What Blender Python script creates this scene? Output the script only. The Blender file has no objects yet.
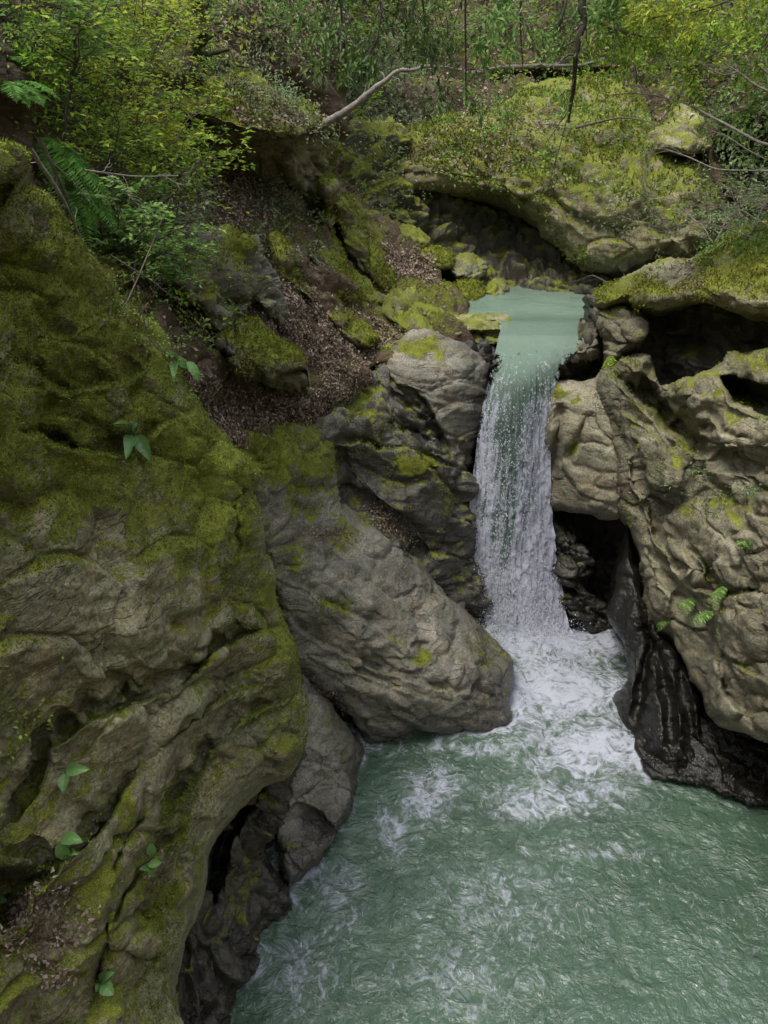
import bpy, math, random
import numpy as np
from mathutils import Vector

rnd = random.Random(7)
RS = np.random.RandomState(11)
scene = bpy.context.scene
col = scene.collection

# ------------------------------------------------------------------ camera
W, H = 768, 1024
FPX = 740.0
CAMZ = 6.6
PITCH = math.radians(25.0)
SP, CP = math.sin(PITCH), math.cos(PITCH)
cam_d = bpy.data.cameras.new("camera")
cam = bpy.data.objects.new("camera", cam_d)
col.objects.link(cam)
cam.location = (0, 0, CAMZ)
cam.rotation_euler = (math.radians(90) - PITCH, 0, 0)
cam_d.sensor_fit = 'VERTICAL'
cam_d.sensor_height = 36.0
cam_d.lens = FPX / H * 36.0
cam_d.clip_end = 500
scene.camera = cam


def at(px, py, Y):
    """world point that lies Y metres ahead (horizontally) of the viewpoint"""
    px = np.asarray(px, float); py = np.asarray(py, float); Y = np.asarray(Y, float)
    u = (px - 384) / FPX; v = (512 - py) / FPX
    dy = CP + v * SP; dz = -SP + v * CP
    return np.stack([u * Y / dy, Y + 0 * u, CAMZ + dz * Y / dy], -1)


def project(p):
    p = np.asarray(p, float)
    x = p[..., 0]; y = p[..., 1]; z = p[..., 2] - CAMZ
    f = y * CP - z * SP; up = y * SP + z * CP
    return 384 + FPX * x / f, 512 - FPX * up / f


# ------------------------------------------------------------------ noise
def _h(ix, iy, iz, s):
    n = (ix.astype(np.int64) * 374761393 + iy.astype(np.int64) * 668265263 + iz.astype(np.int64) * 2147483647 + s * 974634777) & 0xffffffff
    n = ((n ^ (n >> 13)) * 1274126177) & 0xffffffff
    n = ((n ^ (n >> 16)) * 2246822519) & 0xffffffff
    return ((n ^ (n >> 15)) & 0xffffff) / float(0xffffff)


def vnoise(p, s=0):
    i = np.floor(p).astype(np.int64); f = p - i
    w = f * f * f * (f * (f * 6 - 15) + 10)
    out = 0
    for dx in (0, 1):
        wx = w[:, 0] if dx else 1 - w[:, 0]
        for dy in (0, 1):
            wy = w[:, 1] if dy else 1 - w[:, 1]
            for dz in (0, 1):
                wz = w[:, 2] if dz else 1 - w[:, 2]
                out = out + wx * wy * wz * _h(i[:, 0] + dx, i[:, 1] + dy, i[:, 2] + dz, s)
    return out * 2 - 1


def fbm(p, octs=4, s=0, gain=.5, lac=2.03):
    a, t, out = 1.0, 0.0, 0.0
    for k in range(octs):
        out = out + a * vnoise(p + 17.3 * k, s + k); t += a
        a *= gain; p = p * lac
    return out / t


def ridged(p, octs=4, s=0):
    a, t, out = 1.0, 0.0, 0.0
    for k in range(octs):
        out = out + a * (1 - 2 * np.abs(vnoise(p + 9.7 * k, s + k))); t += a
        a *= .5; p = p * 2.07
    return out / t


def cells(p, s=0):
    """facet height (tilted plane per cell) and distance to the nearest cell border"""
    i0 = np.floor(p).astype(np.int64)
    n = len(p)
    d1 = np.full(n, 9e9); d2 = np.full(n, 9e9); fac = np.zeros(n)
    for dx in (-1, 0, 1):
        for dy in (-1, 0, 1):
            for dz in (-1, 0, 1):
                c = i0 + np.array([dx, dy, dz])
                j = np.stack([_h(c[:, 0], c[:, 1], c[:, 2], s + k) for k in (1, 2, 3)], -1)
                q = p - (c + j)
                d = np.sqrt((q * q).sum(1))
                m = d < d1
                d2 = np.where(m, d1, np.minimum(d2, d))
                g = np.stack([_h(c[:, 0], c[:, 1], c[:, 2], s + k) for k in (4, 5, 6)], -1) - .5
                hh = _h(c[:, 0], c[:, 1], c[:, 2], s + 7) - .5
                fac = np.where(m, hh + (g * q).sum(1) * 1.6, fac)
                d1 = np.where(m, d, d1)
    return fac, d2 - d1


def facets(p, s=0, tilt=1.7, bow=.05):
    """piecewise planar height with sharp edges where two planes meet, and how near such an edge is"""
    i0 = np.floor(p).astype(np.int64)
    n = len(p)
    m1 = np.full(n, 9e9); m2 = np.full(n, 9e9)
    for dx in (-1, 0, 1):
        for dy in (-1, 0, 1):
            for dz in (-1, 0, 1):
                c = i0 + np.array([dx, dy, dz])
                hs = [_h(c[:, 0], c[:, 1], c[:, 2], s + k) for k in range(1, 8)]
                q = p - c - np.stack(hs[:3], -1)
                d2 = (q * q).sum(1)
                v = .5 * (hs[6] - .5) + tilt * ((hs[3] - .5) * q[:, 0] + (hs[4] - .5) * q[:, 1] + (hs[5] - .5) * q[:, 2]) + bow * d2 + 2.5 * np.maximum(d2 - .8, 0)
                m2 = np.minimum(m2, np.maximum(v, m1)); m1 = np.minimum(m1, v)
    return m1, m2 - m1


# ------------------------------------------------------------------ mesh helpers
def mesh(name, verts, faces=None, mat=None, parent=None, smooth=True, attrs=None, tris=None):
    me = bpy.data.meshes.new(name)
    verts = np.asarray(verts, np.float32)
    lists = []
    if faces is not None and len(faces): lists.append(np.asarray(faces, np.int32))
    if tris is not None and len(tris): lists.append(np.asarray(tris, np.int32))
    me.vertices.add(len(verts)); me.vertices.foreach_set('co', verts.ravel())
    nl = sum(a.size for a in lists); nf = sum(len(a) for a in lists)
    me.loops.add(nl); me.polygons.add(nf)
    me.loops.foreach_set('vertex_index', np.concatenate([a.ravel() for a in lists]))
    starts, st = [], 0
    for a in lists:
        starts.append(st + np.arange(len(a), dtype=np.int32) * a.shape[1]); st += a.size
    me.polygons.foreach_set('loop_start', np.concatenate(starts))
    me.polygons.foreach_set('use_smooth', np.full(nf, smooth, bool))
    me.update(calc_edges=True); me.validate()
    for k, v in (attrs or {}).items():
        at_ = me.attributes.new(k, 'FLOAT', 'POINT')
        at_.data.foreach_set('value', np.asarray(v, np.float32))
    o = bpy.data.objects.new(name, me); col.objects.link(o)
    if mat: me.materials.append(mat)
    if parent: o.parent = parent
    return o


def tag(o, label=None, cat=None, group=None, kind=None):
    if label: o['label'] = label
    if cat: o['category'] = cat
    if group: o['group'] = group
    if kind: o['kind'] = kind
    return o


def empty(name, loc, label=None, cat=None, group=None):
    o = bpy.data.objects.new(name, None); col.objects.link(o)
    o.location = loc
    o.empty_display_size = .2
    return tag(o, label, cat, group)


def grid_faces(nu, nv):
    a = np.arange(nu * nv).reshape(nv, nu)
    return np.stack([a[:-1, :-1], a[:-1, 1:], a[1:, 1:], a[1:, :-1]], -1).reshape(-1, 4)


def catmull(pts, n=6, closed=True):
    P = np.asarray(pts, float); m = len(P); out = []
    rng = range(m) if closed else range(m - 1)
    for i in rng:
        if closed: p0, p1, p2, p3 = P[i - 1], P[i], P[(i + 1) % m], P[(i + 2) % m]
        else: p0, p1, p2, p3 = P[max(i - 1, 0)], P[i], P[i + 1], P[min(i + 2, m - 1)]
        for k in range(n):
            t = k / n
            c = .5 * (2 * p1 + (p2 - p0) * t + (2 * p0 - 5 * p1 + 4 * p2 - p3) * t * t + (3 * p1 - p0 - 3 * p2 + p3) * t ** 3)
            l = p1 + (p2 - p1) * t
            out.append(.6 * c + .4 * l)
    if not closed: out.append(P[-1])
    return np.array(out)


def poly_sdf(x, y, poly):
    """positive inside"""
    d = np.full(x.shape, 1e9); ins = np.zeros(x.shape, bool)
    m = len(poly)
    for i in range(m):
        ax, ay = poly[i]; bx, by = poly[(i + 1) % m]
        ex, ey = bx - ax, by - ay
        L = ex * ex + ey * ey + 1e-9
        t = np.clip(((x - ax) * ex + (y - ay) * ey) / L, 0, 1)
        d = np.minimum(d, (x - ax - t * ex) ** 2 + (y - ay - t * ey) ** 2)
        if ay != by:
            c = ((ay > y) != (by > y)) & (x < ex * (y - ay) / (by - ay) + ax)
            ins ^= c
    d = np.sqrt(d)
    return np.where(ins, d, -d)


def line_dist(x, y, pl):
    """distance to an open polyline, signed side (positive: to the right of travel, y down) and run along it 0..1"""
    best = np.full(x.shape, 1e9); side = np.zeros(x.shape); run = np.zeros(x.shape)
    m = len(pl) - 1
    for i in range(m):
        ax, ay = pl[i]; bx, by = pl[i + 1]
        ex, ey = bx - ax, by - ay; L = ex * ex + ey * ey + 1e-9
        t = np.clip(((x - ax) * ex + (y - ay) * ey) / L, 0, 1)
        d = np.hypot(x - ax - t * ex, y - ay - t * ey)
        k = d < best
        best = np.where(k, d, best)
        side = np.where(k, np.sign(ex * (y - ay) - ey * (x - ax)), side)
        run = np.where(k, (i + t) / m, run)
    return best, side, run


def sstep(a, b, x):
    t = np.clip((x - a) / (b - a), 0, 1)
    return t * t * (3 - 2 * t)


class TPS:
    def __init__(s, ctrl, lam=.02):
        c = np.array(ctrl, float); s.P = c[:, :2] / 100; f = np.log(c[:, 2])
        n = len(c)
        A = np.zeros((n + 3, n + 3))
        A[:n, :n] = s.k(np.linalg.norm(s.P[:, None] - s.P[None], axis=2)) + lam * np.eye(n)
        A[:n, n] = 1; A[:n, n + 1:] = s.P; A[n, :n] = 1; A[n + 1:, :n] = s.P.T
        s.w = np.linalg.solve(A, np.concatenate([f, np.zeros(3)]))

    @staticmethod
    def k(r):
        return np.where(r > 1e-9, r * r * np.log(np.maximum(r, 1e-9)), 0)

    def __call__(s, x, y):
        q = np.stack([x, y], -1) / 100
        n = len(s.P)
        out = np.zeros(len(q))
        for a in range(0, len(q), 40000):
            b = q[a:a + 40000]
            out[a:a + 40000] = s.k(np.linalg.norm(b[:, None] - s.P[None], axis=2)) @ s.w[:n] + s.w[n] + b @ s.w[n + 1:]
        return np.exp(out)


REL = {}


def relief(name, poly, ctrl, mat, label=None, cat='rock', group=None, kind=None, step=1.7, strokes=(), pits=(),
           rnd_px=16, rnd_m=.35, thick=1.6, edge=2.5, big=.12, bigf=.9, fac=.10, facf=1.6, fine=.03, finef=5.0,
           strata=(0, 0, 1), sq=2.2, crack=.05, moss=.0, mossb=(), wet=0., wetb=(), seed=0, smoothpoly=True, brown=0., brownb=(),
           striae=.0, striaef=9., poly_n=5, terr=.0, terrf=3.2):
    poly = catmull(poly, poly_n) if smoothpoly else np.array(poly, float)
    x0, y0 = poly.min(0) - 3 * step - edge; x1, y1 = poly.max(0) + 3 * step + edge
    xs = np.arange(x0, x1, step); ys = np.arange(y0, y1, step)
    nx, ny = len(xs), len(ys)
    X, Y_ = np.meshgrid(xs, ys)
    s = poly_sdf(X, Y_, poly)
    q = np.stack([X.ravel() / 22, Y_.ravel() / 22, np.full(X.size, seed * 3.1)], -1)
    s = s + edge * fbm(q, 3, seed).reshape(X.shape) * 1.6
    gy, gx = np.gradient(s, step)
    gl = np.hypot(gx, gy) + 1e-6
    ins = s >= 0
    c = ins[:-1, :-1].astype(int) + ins[1:, :-1] + ins[:-1, 1:] + ins[1:, 1:]
    mn = np.minimum(np.minimum(s[:-1, :-1], s[1:, :-1]), np.minimum(s[:-1, 1:], s[1:, 1:]))
    cell = (c >= 2) & (mn > -2.2 * step)
    out = s < 0
    mv = np.where(out, s, 0)
    X = X - np.clip(gx / gl * mv / gl, -2 * step, 2 * step); Y_ = Y_ - np.clip(gy / gl * mv / gl, -2 * step, 2 * step)
    s = np.maximum(s, 0)
    f = grid_faces(nx, ny)[cell.ravel()]
    used = np.unique(f)
    # every boundary vertex must sit on the outline; the rest of the grid is dropped
    remap = np.full(nx * ny, -1); remap[used] = np.arange(len(used))
    f = remap[f]
    px = X.ravel()[used]; py = Y_.ravel()[used]; ss = s.ravel()[used]
    tps = TPS(ctrl)
    D = tps(px, py)
    k = 1 - np.clip(ss / rnd_px, 0, 1)
    D = D + rnd_m * (1 - np.sqrt(np.maximum(1 - k * k, 0)))
    wob = np.stack([px / 30, py / 30, np.full(len(px), seed + .5)], -1)
    wx = px + 5 * fbm(wob, 3, seed + 40) + 2.2 * fbm(wob * 3.6, 3, seed + 41); wy = py + 5 * fbm(wob, 3, seed + 50) + 2.2 * fbm(wob * 3.6, 3, seed + 51)
    for st in strokes:
        kind_, pl, w, d = st[:4]
        pl = catmull(pl, 5, False)
        dist, side, run = line_dist(wx, wy, pl)
        tap = np.clip(np.minimum(run, 1 - run) * 5, .0, 1)
        _nz = .5 + .5 * np.clip(1.6 * fbm(wob * 1.7 + 11, 2, seed + 55), -1, 1)
        if kind_ == 'g':
            D = D + d * tap * np.exp(-(dist / w) ** 2)
        else:
            sd = dist * side
            D = D + d * (tap * (.55 + .9 * _nz)) * np.where(sd > 0, np.exp(-sd / (w * (.6 + 1.1 * _nz))), 0) * sstep(0, 4, sd) * (dist < 6 * w)
            D = D - .22 * d * tap * np.where(sd <= 0, np.exp(sd / (2.2 * w)), 0)
    for pt in pits:
        pp, d, soft = pt
        sd = poly_sdf(wx, wy, catmull(pp, 4))
        D = D + d * sstep(-1.5, soft, sd)
    P = at(px, py, D)
    # normals from the faces
    def vnormals(P, f):
        e1 = P[f[:, 2]] - P[f[:, 0]]; e2 = P[f[:, 3]] - P[f[:, 1]]
        fn = np.cross(e1, e2)
        N = np.zeros_like(P)
        for j in range(4): np.add.at(N, f[:, j], fn)
        return N / (np.linalg.norm(N, axis=1, keepdims=True) + 1e-12)
    N = vnormals(P, f)
    for _ in range(10):      # broad normals, so that relief does not fold over itself
        A = np.zeros_like(N)
        for j in range(4):
            np.add.at(A, f[:, j], N[f[:, (j + 1) % 4]] + N[f[:, (j + 2) % 4]] + N[f[:, (j + 3) % 4]] + N[f[:, j]])
        N = A / (np.linalg.norm(A, axis=1, keepdims=True) + 1e-12)
    toc = np.array([0, 0, CAMZ]) - P
    flip = (N * toc).sum(1).mean() < 0
    if flip: f = f[:, ::-1]; N = -N
    # skirt that carries the rock back into the bank
    ed = np.concatenate([f[:, [0, 1]], f[:, [1, 2]], f[:, [2, 3]], f[:, [3, 0]]])
    key = np.sort(ed, 1); key = key[:, 0].astype(np.int64) * 10000000 + key[:, 1]
    u, inv, cnt = np.unique(key, return_inverse=True, return_counts=True)
    be = ed[cnt[inv] == 1]
    bv = np.unique(be)
    bm = np.full(len(P), -1); bm[bv] = np.arange(len(bv))
    ctr = P.mean(0)
    ray = P[bv] - np.array([0, 0, CAMZ]); ray[:, 2] -= .10 * np.linalg.norm(ray, axis=1)
    ray /= np.linalg.norm(ray, axis=1, keepdims=True)
    rings = [P]; normals = [N]
    base = len(P); prev = bv; faces = [f]
    inw = ctr - P[bv]; inw -= (inw * ray).sum(1, keepdims=True) * ray
    Pb = P[bv].copy()
    e0, e1 = bm[be[:, 0]], bm[be[:, 1]]
    for _ in range(8):
        A_ = Pb.copy(); c_ = np.ones(len(Pb))
        np.add.at(A_, e0, Pb[e1]); np.add.at(c_, e0, 1); np.add.at(A_, e1, Pb[e0]); np.add.at(c_, e1, 1)
        Pb = A_ / c_[:, None]
    for t in (.12, .3, .55, .8, 1.0):
        R = Pb + ray * thick * t + inw * .12 * t * t
        rings.append(R)
        nn = -inw / (np.linalg.norm(inw, axis=1, keepdims=True) + 1e-9)
        nn = N[bv] * (1 - t) ** 2 + nn * (1 - (1 - t) ** 2)
        nn = nn / (np.linalg.norm(nn, axis=1, keepdims=True) + 1e-9)
        normals.append(nn)
        idx = base + np.arange(len(bv)); base += len(bv)
        a = prev[bm[be[:, 0]]] if prev is not bv else be[:, 0]
        b = prev[bm[be[:, 1]]] if prev is not bv else be[:, 1]
        faces.append(np.stack([b, a, idx[bm[be[:, 0]]], idx[bm[be[:, 1]]]], -1))
        prev = idx
    nF = len(P)
    P = np.concatenate(rings); N = np.concatenate(normals); F = np.concatenate(faces)
    # fracture and weathering, in metres
    sv = np.array(strata, float); sv /= np.linalg.norm(sv)
    warp = np.stack([fbm(P * .9 + 31, 3, seed + 60), fbm(P * .9 + 57, 3, seed + 61), fbm(P * .9 + 83, 3, seed + 62)], -1)
    Q = P + .07 * warp
    Q = Q + (Q @ sv)[:, None] * sv * (sq - 1)
    dis = big * fbm(Q * bigf, 4, seed)
    # where the sheet is stretched (steep edges) only the broad shapes are kept
    el = np.zeros(nF)
    for a_, b_ in ((0, 1), (1, 2), (2, 3), (3, 0)):
        l_ = np.linalg.norm(P[f[:, a_]] - P[f[:, b_]], axis=1)
        np.maximum.at(el, f[:, a_], l_); np.maximum.at(el, f[:, b_], l_)
    att = np.clip(2.6 * np.median(el) / (el + 1e-9), .08, 1)
    for _ in range(3):
        A_ = np.zeros(nF); n_ = np.zeros(nF)
        for a_ in range(4):
            np.add.at(A_, f[:, a_], att[f].mean(1)); np.add.at(n_, f[:, a_], 1)
        att = np.minimum(att, A_ / n_)
    att = np.concatenate([att] + [att[bv] * k_ for k_ in (.8, .7, .6, .5, .4)])
    dis0 = dis; dis = 0 * dis
    if fac:
        W3 = Q + .035 * np.stack([fbm(Q * 2.1 + 5, 2, seed + 63), fbm(Q * 2.1 + 45, 2, seed + 64), fbm(Q * 2.1 + 75, 2, seed + 65)], -1)
        h1, b1 = facets(W3 * facf, seed + 3)
        h2, b2 = facets(W3 * facf * 2.4 + 5, seed + 13)
        h3, b3 = facets(W3 * facf * 5.7 + 9, seed + 23)
        h1 = h1 - h1.mean(); h2 = h2 - h2.mean(); h3 = h3 - h3.mean()
        big_on = sstep(-.3, .3, fbm(P * 1.3 + 20, 2, seed + 66)); sm_on = sstep(-.2, .35, fbm(P * 2.1 + 60, 2, seed + 67))
        dis = dis + fac * (-1.9 * h1 - 1.05 * (.4 + .6 * big_on) * h2 + .36 * (.25 + .75 * sm_on) * h3) - crack * np.exp(-(b1 / .10) ** 2) - crack * .45 * big_on * np.exp(-(b2 / .12) ** 2)
    dis = dis + .45 * fine * ridged(Q * finef, 3, seed + 70) + fine * .3 * fbm(P * finef * 3, 2, seed + 71)
    if striae:
        Q2 = P * 1.2 + (P @ sv)[:, None] * sv * striaef
        dis = dis + striae * ridged(Q2, 3, seed + 80)
    if terr:                 # broken bedding: ledges with a sharp lip
        for a_, f_, k_ in ((1., 1., 0), (.5, 2.3, 5)):
            hq = (Q @ sv) / sq * terrf * f_ + .9 * fbm(P * 1.1 * f_ + 3, 3, seed + 100 + k_)
            fr = hq - np.floor(hq)
            on = sstep(-.25, .35, fbm(P * 1.5 * f_ + 40, 3, seed + 104 + k_))
            dis = dis + a_ * terr * on * (np.where(fr < .86, fr / .86, (1 - fr) / .14) - .5)
    dis = dis0 + att * dis
    P = P + N * dis[:, None]
    pxx = np.concatenate([px] + [px[bv]] * 5); pyy = np.concatenate([py] + [py[bv]] * 5)
    jit = 10 * fbm(P * 2.2, 3, seed + 90)
    def blob(v0, bl):
        v = np.full(len(P), float(v0))
        for (bx, by, r, val) in bl:
            rx, ry = r if isinstance(r, tuple) else (r, r)
            w_ = np.exp(-(((pxx + jit - bx) / rx) ** 2 + ((pyy + jit - by) / ry) ** 2))
            v = v + (val - v) * w_
        return v
    m = blob(moss, mossb); we = blob(wet, wetb)
    zz = P[:, 2] + .12 * fbm(P * 1.6, 3, seed + 95)
    we = np.maximum(we, 1.0 - sstep(.10, .50, zz)); m = m - .5 * (1 - sstep(.05, .35, zz)); br = blob(brown, brownb)
    o = mesh(name, P, F, mat, attrs={'moss': m, 'wet': we, 'brown': br})
    Nf = vnormals(P[:nF], f)
    REL[name if label is None else label] = dict(P=P[:nF], N=Nf, px=px, py=py, moss=m[:nF], f=f, obj=o, pm=np.asarray(D))
    tag(o, label, cat if kind is None else None, group, kind)
    o['_key'] = name if label is None else label
    return o


# ------------------------------------------------------------------ materials
def nt(name):
    m = bpy.data.materials.new(name); m.use_nodes = True
    t = m.node_tree; t.nodes.clear()
    out = t.nodes.new('ShaderNodeOutputMaterial'); p = t.nodes.new('ShaderNodeBsdfPrincipled')
    t.links.new(p.outputs[0], out.inputs[0])
    return m, t, p, out


class G:
    """tiny node graph writer"""
    def __init__(s, t): s.t = t
    def n(s, typ, ins=None, **kw):
        nd = s.t.nodes.new(typ)
        for k, v in kw.items(): setattr(nd, k, v)
        for k, v in (ins or {}).items():
            if hasattr(v, 'is_linked') or isinstance(v, bpy.types.NodeSocket): s.t.links.new(v, nd.inputs[k])
            else: nd.inputs[k].default_value = v
        return nd
    def math(s, op, a, b=0.0, clamp=False):
        return s.n('ShaderNodeMath', {0: a, 1: b}, operation=op, use_clamp=clamp).outputs[0]
    def noise(s, vec, scale, detail=4, rough=.55, dist=0.0):
        return s.n('ShaderNodeTexNoise', {'Vector': vec, 'Scale': scale, 'Detail': detail, 'Roughness': rough, 'Distortion': dist}).outputs[0]
    def ramp(s, fac, stops, interp='LINEAR'):
        r = s.n('ShaderNodeValToRGB', {0: fac}); cr = r.color_ramp; cr.interpolation = interp
        while len(cr.elements) < len(stops): cr.elements.new(.5)
        for e, (p, c) in zip(cr.elements, stops):
            e.position = p; e.color = (*c, 1) if len(c) == 3 else c
        return r.outputs[0]
    def range(s, v, a, b, c=0., d=1.):
        return s.n('ShaderNodeMapRange', {0: v, 1: a, 2: b, 3: c, 4: d}, interpolation_type='SMOOTHSTEP').outputs[0]
    def mix(s, f, a, b):
        nd = s.t.nodes.new('ShaderNodeMix'); nd.data_type = 'RGBA'
        for i, v in ((0, f), (6, a), (7, b)):
            if isinstance(v, bpy.types.NodeSocket): s.t.links.new(v, nd.inputs[i])
            else: nd.inputs[i].default_value = v if i == 0 else (*v, 1)
        return nd.outputs[2]
    def mul(s, f, a, b):
        nd = s.t.nodes.new('ShaderNodeMix'); nd.data_type = 'RGBA'; nd.blend_type = 'MULTIPLY'
        for i, v in ((0, f), (6, a), (7, b)):
            if isinstance(v, bpy.types.NodeSocket): s.t.links.new(v, nd.inputs[i])
            else: nd.inputs[i].default_value = v if i == 0 else (*v, 1)
        return nd.outputs[2]
    def attr(s, name):
        return s.n('ShaderNodeAttribute', attribute_name=name).outputs['Fac']


def rock_mat(name, c1, c2, c3, m1=(.066, .076, .010), m2=(.225, .245, .028), strata=(0, 0, 1), bump=.5):
    c1, c2, c3 = [(c[0] * 1.27, c[1] * 1.28, c[2] * 1.12) for c in (c1, c2, c3)]
    mt, t, p, out = nt(name); g = G(t)
    pos = g.n('ShaderNodeNewGeometry').outputs['Position']
    nrm = g.n('ShaderNodeNewGeometry').outputs['Normal']
    nz = g.n('ShaderNodeSeparateXYZ', {0: nrm}).outputs[2]
    big = g.noise(pos, 1.3, 5, .6, .6)
    mid = g.noise(pos, 7, 5, .65, .4)
    fin = g.noise(pos, 42, 3, .7)
    gr = g.noise(pos, 150, 2, .7)
    # bedding streaks
    mp = g.n('ShaderNodeMapping', {'Vector': pos})
    sv = Vector(strata).normalized()
    mp.inputs['Rotation'].default_value = sv.rotation_difference(Vector((0, 0, 1))).to_euler()
    mp.inputs['Scale'].default_value = (1.2, 1.2, 9)
    streak = g.noise(mp.outputs[0], 2.2, 6, .65, .3)
    c = g.ramp(big, [(.3, c1), (.5, c2), (.72, c3)])
    c = g.mix(g.range(streak, .35, .75, 0, .6), c, tuple(x * .45 for x in c1))
    c = g.mix(g.range(mid, .55, .8, 0, .5), c, tuple(min(1, x * 1.6) for x in c3))
    c = g.mul(.9, c, g.ramp(fin, [(.3, (.42, .41, .40)), (.5, (.95, .95, .95)), (.7, (1.45, 1.42, 1.35))]))
    c = g.mul(.7, c, g.ramp(gr, [(.32, (.55, .55, .55)), (.5, (1, 1, 1)), (.7, (1.3, 1.28, 1.22))]))
    tint = g.noise(pos, 3.7, 4, .6, .8)
    c = g.mul(.8, c, g.ramp(tint, [(.35, (1.08, .98, .82)), (.5, (1, 1, 1)), (.65, (.86, .92, .84))]))
    # joints and chips
    wv = g.n('ShaderNodeTexNoise', {'Vector': mp.outputs[0], 'Scale': 1.3, 'Detail': 4.0}).outputs[1]
    wq = g.n('ShaderNodeVectorMath', {0: mp.outputs[0], 1: g.n('ShaderNodeVectorMath', {0: wv, 'Scale': 1.1}, operation='SCALE').outputs[0]}, operation='ADD').outputs[0]
    mp.inputs['Scale'].default_value = (1.2, 1.2, 5)
    v1 = g.n('ShaderNodeTexVoronoi', {'Vector': wq, 'Scale': 1.1, 'Randomness': 1.0}, feature='DISTANCE_TO_EDGE').outputs['Distance']
    v2 = g.n('ShaderNodeTexVoronoi', {'Vector': wq, 'Scale': 3.7, 'Randomness': 1.0}, feature='DISTANCE_TO_EDGE').outputs['Distance']
    vf = g.n('ShaderNodeTexVoronoi', {'Vector': wq, 'Scale': 6.5, 'Randomness': 1.0}, feature='F1')
    gate = g.range(g.noise(pos, 1.1, 3), .42, .6)
    gate2 = g.range(g.noise(pos, 2.3, 3), .45, .62)
    k1 = g.math('MULTIPLY', g.range(v1, .0, .030, 1, 0), gate)
    k2 = g.math('MULTIPLY', g.range(v2, .0, .045, 1, 0), gate2)
    ck = g.math('MAXIMUM', k1, g.math('MULTIPLY', k2, .7))
    c = g.mix(g.math('MULTIPLY', ck, .7), c, (.03, .027, .02))
    chip = g.math('MULTIPLY', g.n('ShaderNodeSeparateColor', {0: vf.outputs['Color']}).outputs[0], gate2)
    c = g.mul(.55, c, g.ramp(chip, [(.0, (1, 1, 1)), (.5, (.84, .84, .85)), (1, (1.16, 1.13, 1.06))]))
    # lichen flecks
    lich = g.noise(pos, 17, 5, .75, .8)
    c = g.mix(g.range(lich, .66, .74, 0, .55), c, (.23, .235, .19))
    # pointiness: worn edges and dirt in cracks
    br = g.attr('brown')
    c = g.mix(g.math('MULTIPLY', br, g.range(mid, .3, .65), True), c, (.085, .05, .03))
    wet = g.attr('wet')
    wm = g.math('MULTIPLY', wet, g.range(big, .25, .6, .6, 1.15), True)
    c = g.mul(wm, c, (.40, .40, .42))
    # moss
    ms = g.attr('moss')
    mn = g.noise(pos, 3.2, 6, .68, .5)
    mn2 = g.noise(pos, 24, 3, .7)
    k = g.math('ADD', ms, g.math('MULTIPLY', g.math('SUBTRACT', mn, .5), 1.7))
    k = g.math('ADD', k, g.math('MULTIPLY', g.math('SUBTRACT', mn2, .5), .7))
    k = g.math('ADD', k, g.math('MULTIPLY', g.math('SUBTRACT', nz, .35), .34))
    mask = g.range(k, .42, .64)
    mc = g.ramp(g.math('ADD', g.math('MULTIPLY', mid, .6), g.math('MULTIPLY', fin, .4)), [(.32, m1), (.5, tuple((a + b) / 2 for a, b in zip(m1, m2))), (.66, m2)])
    mc = g.mix(g.range(lich, .56, .72, 0, .7), mc, (.075, .055, .022))
    mc = g.mul(.8, mc, g.ramp(gr, [(.3, (.2, .22, .2)), (.5, (1, 1, 1)), (.66, (1.9, 1.85, 1.4))]))
    c = g.mix(mask, c, mc)
    t.links.new(c, p.inputs['Base Color'])
    rough = g.math('SUBTRACT', .82, g.math('MULTIPLY', wm, .68))
    rough = g.math('ADD', rough, g.math('MULTIPLY', g.math('SUBTRACT', fin, .5), .22))
    rough = g.math('MAXIMUM', rough, g.math('MULTIPLY', mask, .95))
    t.links.new(rough, p.inputs['Roughness'])
    p.inputs['Specular IOR Level'].default_value = .4
    h = g.math('ADD', g.math('MULTIPLY', streak, .9), g.math('MULTIPLY', mid, 1.0))
    h = g.math('ADD', h, g.math('MULTIPLY', fin, .45))
    h = g.math('ADD', h, g.math('MULTIPLY', gr, .14))
    h = g.math('SUBTRACT', h, g.math('MULTIPLY', ck, 1.1))
    h = g.math('ADD', h, g.math('MULTIPLY', chip, .55))
    hm = g.math('ADD', g.math('MULTIPLY', g.noise(pos, 55, 4, .8), 1.7), g.math('MULTIPLY', mn2, 1.0))
    h = g.math('ADD', g.math('MULTIPLY', h, g.math('SUBTRACT', 1.0, mask)), g.math('MULTIPLY', g.math('ADD', hm, .6), mask))
    b = g.n('ShaderNodeBump', {'Height': h, 'Strength': bump, 'Distance': .045})
    t.links.new(b.outputs[0], p.inputs['Normal'])
    return mt


def leaf_mat(name, stops, rough=.5, trans=.4):
    mt, t, p, out = nt(name); g = G(t)
    geo = g.n('ShaderNodeNewGeometry')
    r = geo.outputs['Random Per Island']
    c = g.ramp(r, stops)
    pos = geo.outputs['Position']
    c = g.mul(.6, c, g.ramp(g.noise(pos, 1.2, 3), [(.3, (.65, .7, .6)), (.7, (1.2, 1.2, 1.1))]))
    t.links.new(c, p.inputs['Base Color'])
    p.inputs['Roughness'].default_value = rough
    p.inputs['Specular IOR Level'].default_value = .35
    if trans:
        tr = g.n('ShaderNodeBsdfTranslucent', {'Color': c})
        mx = g.n('ShaderNodeMixShader', {0: trans, 1: p.outputs[0], 2: tr.outputs[0]})
        t.links.new(mx.outputs[0], out.inputs[0])
    return mt


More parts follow.
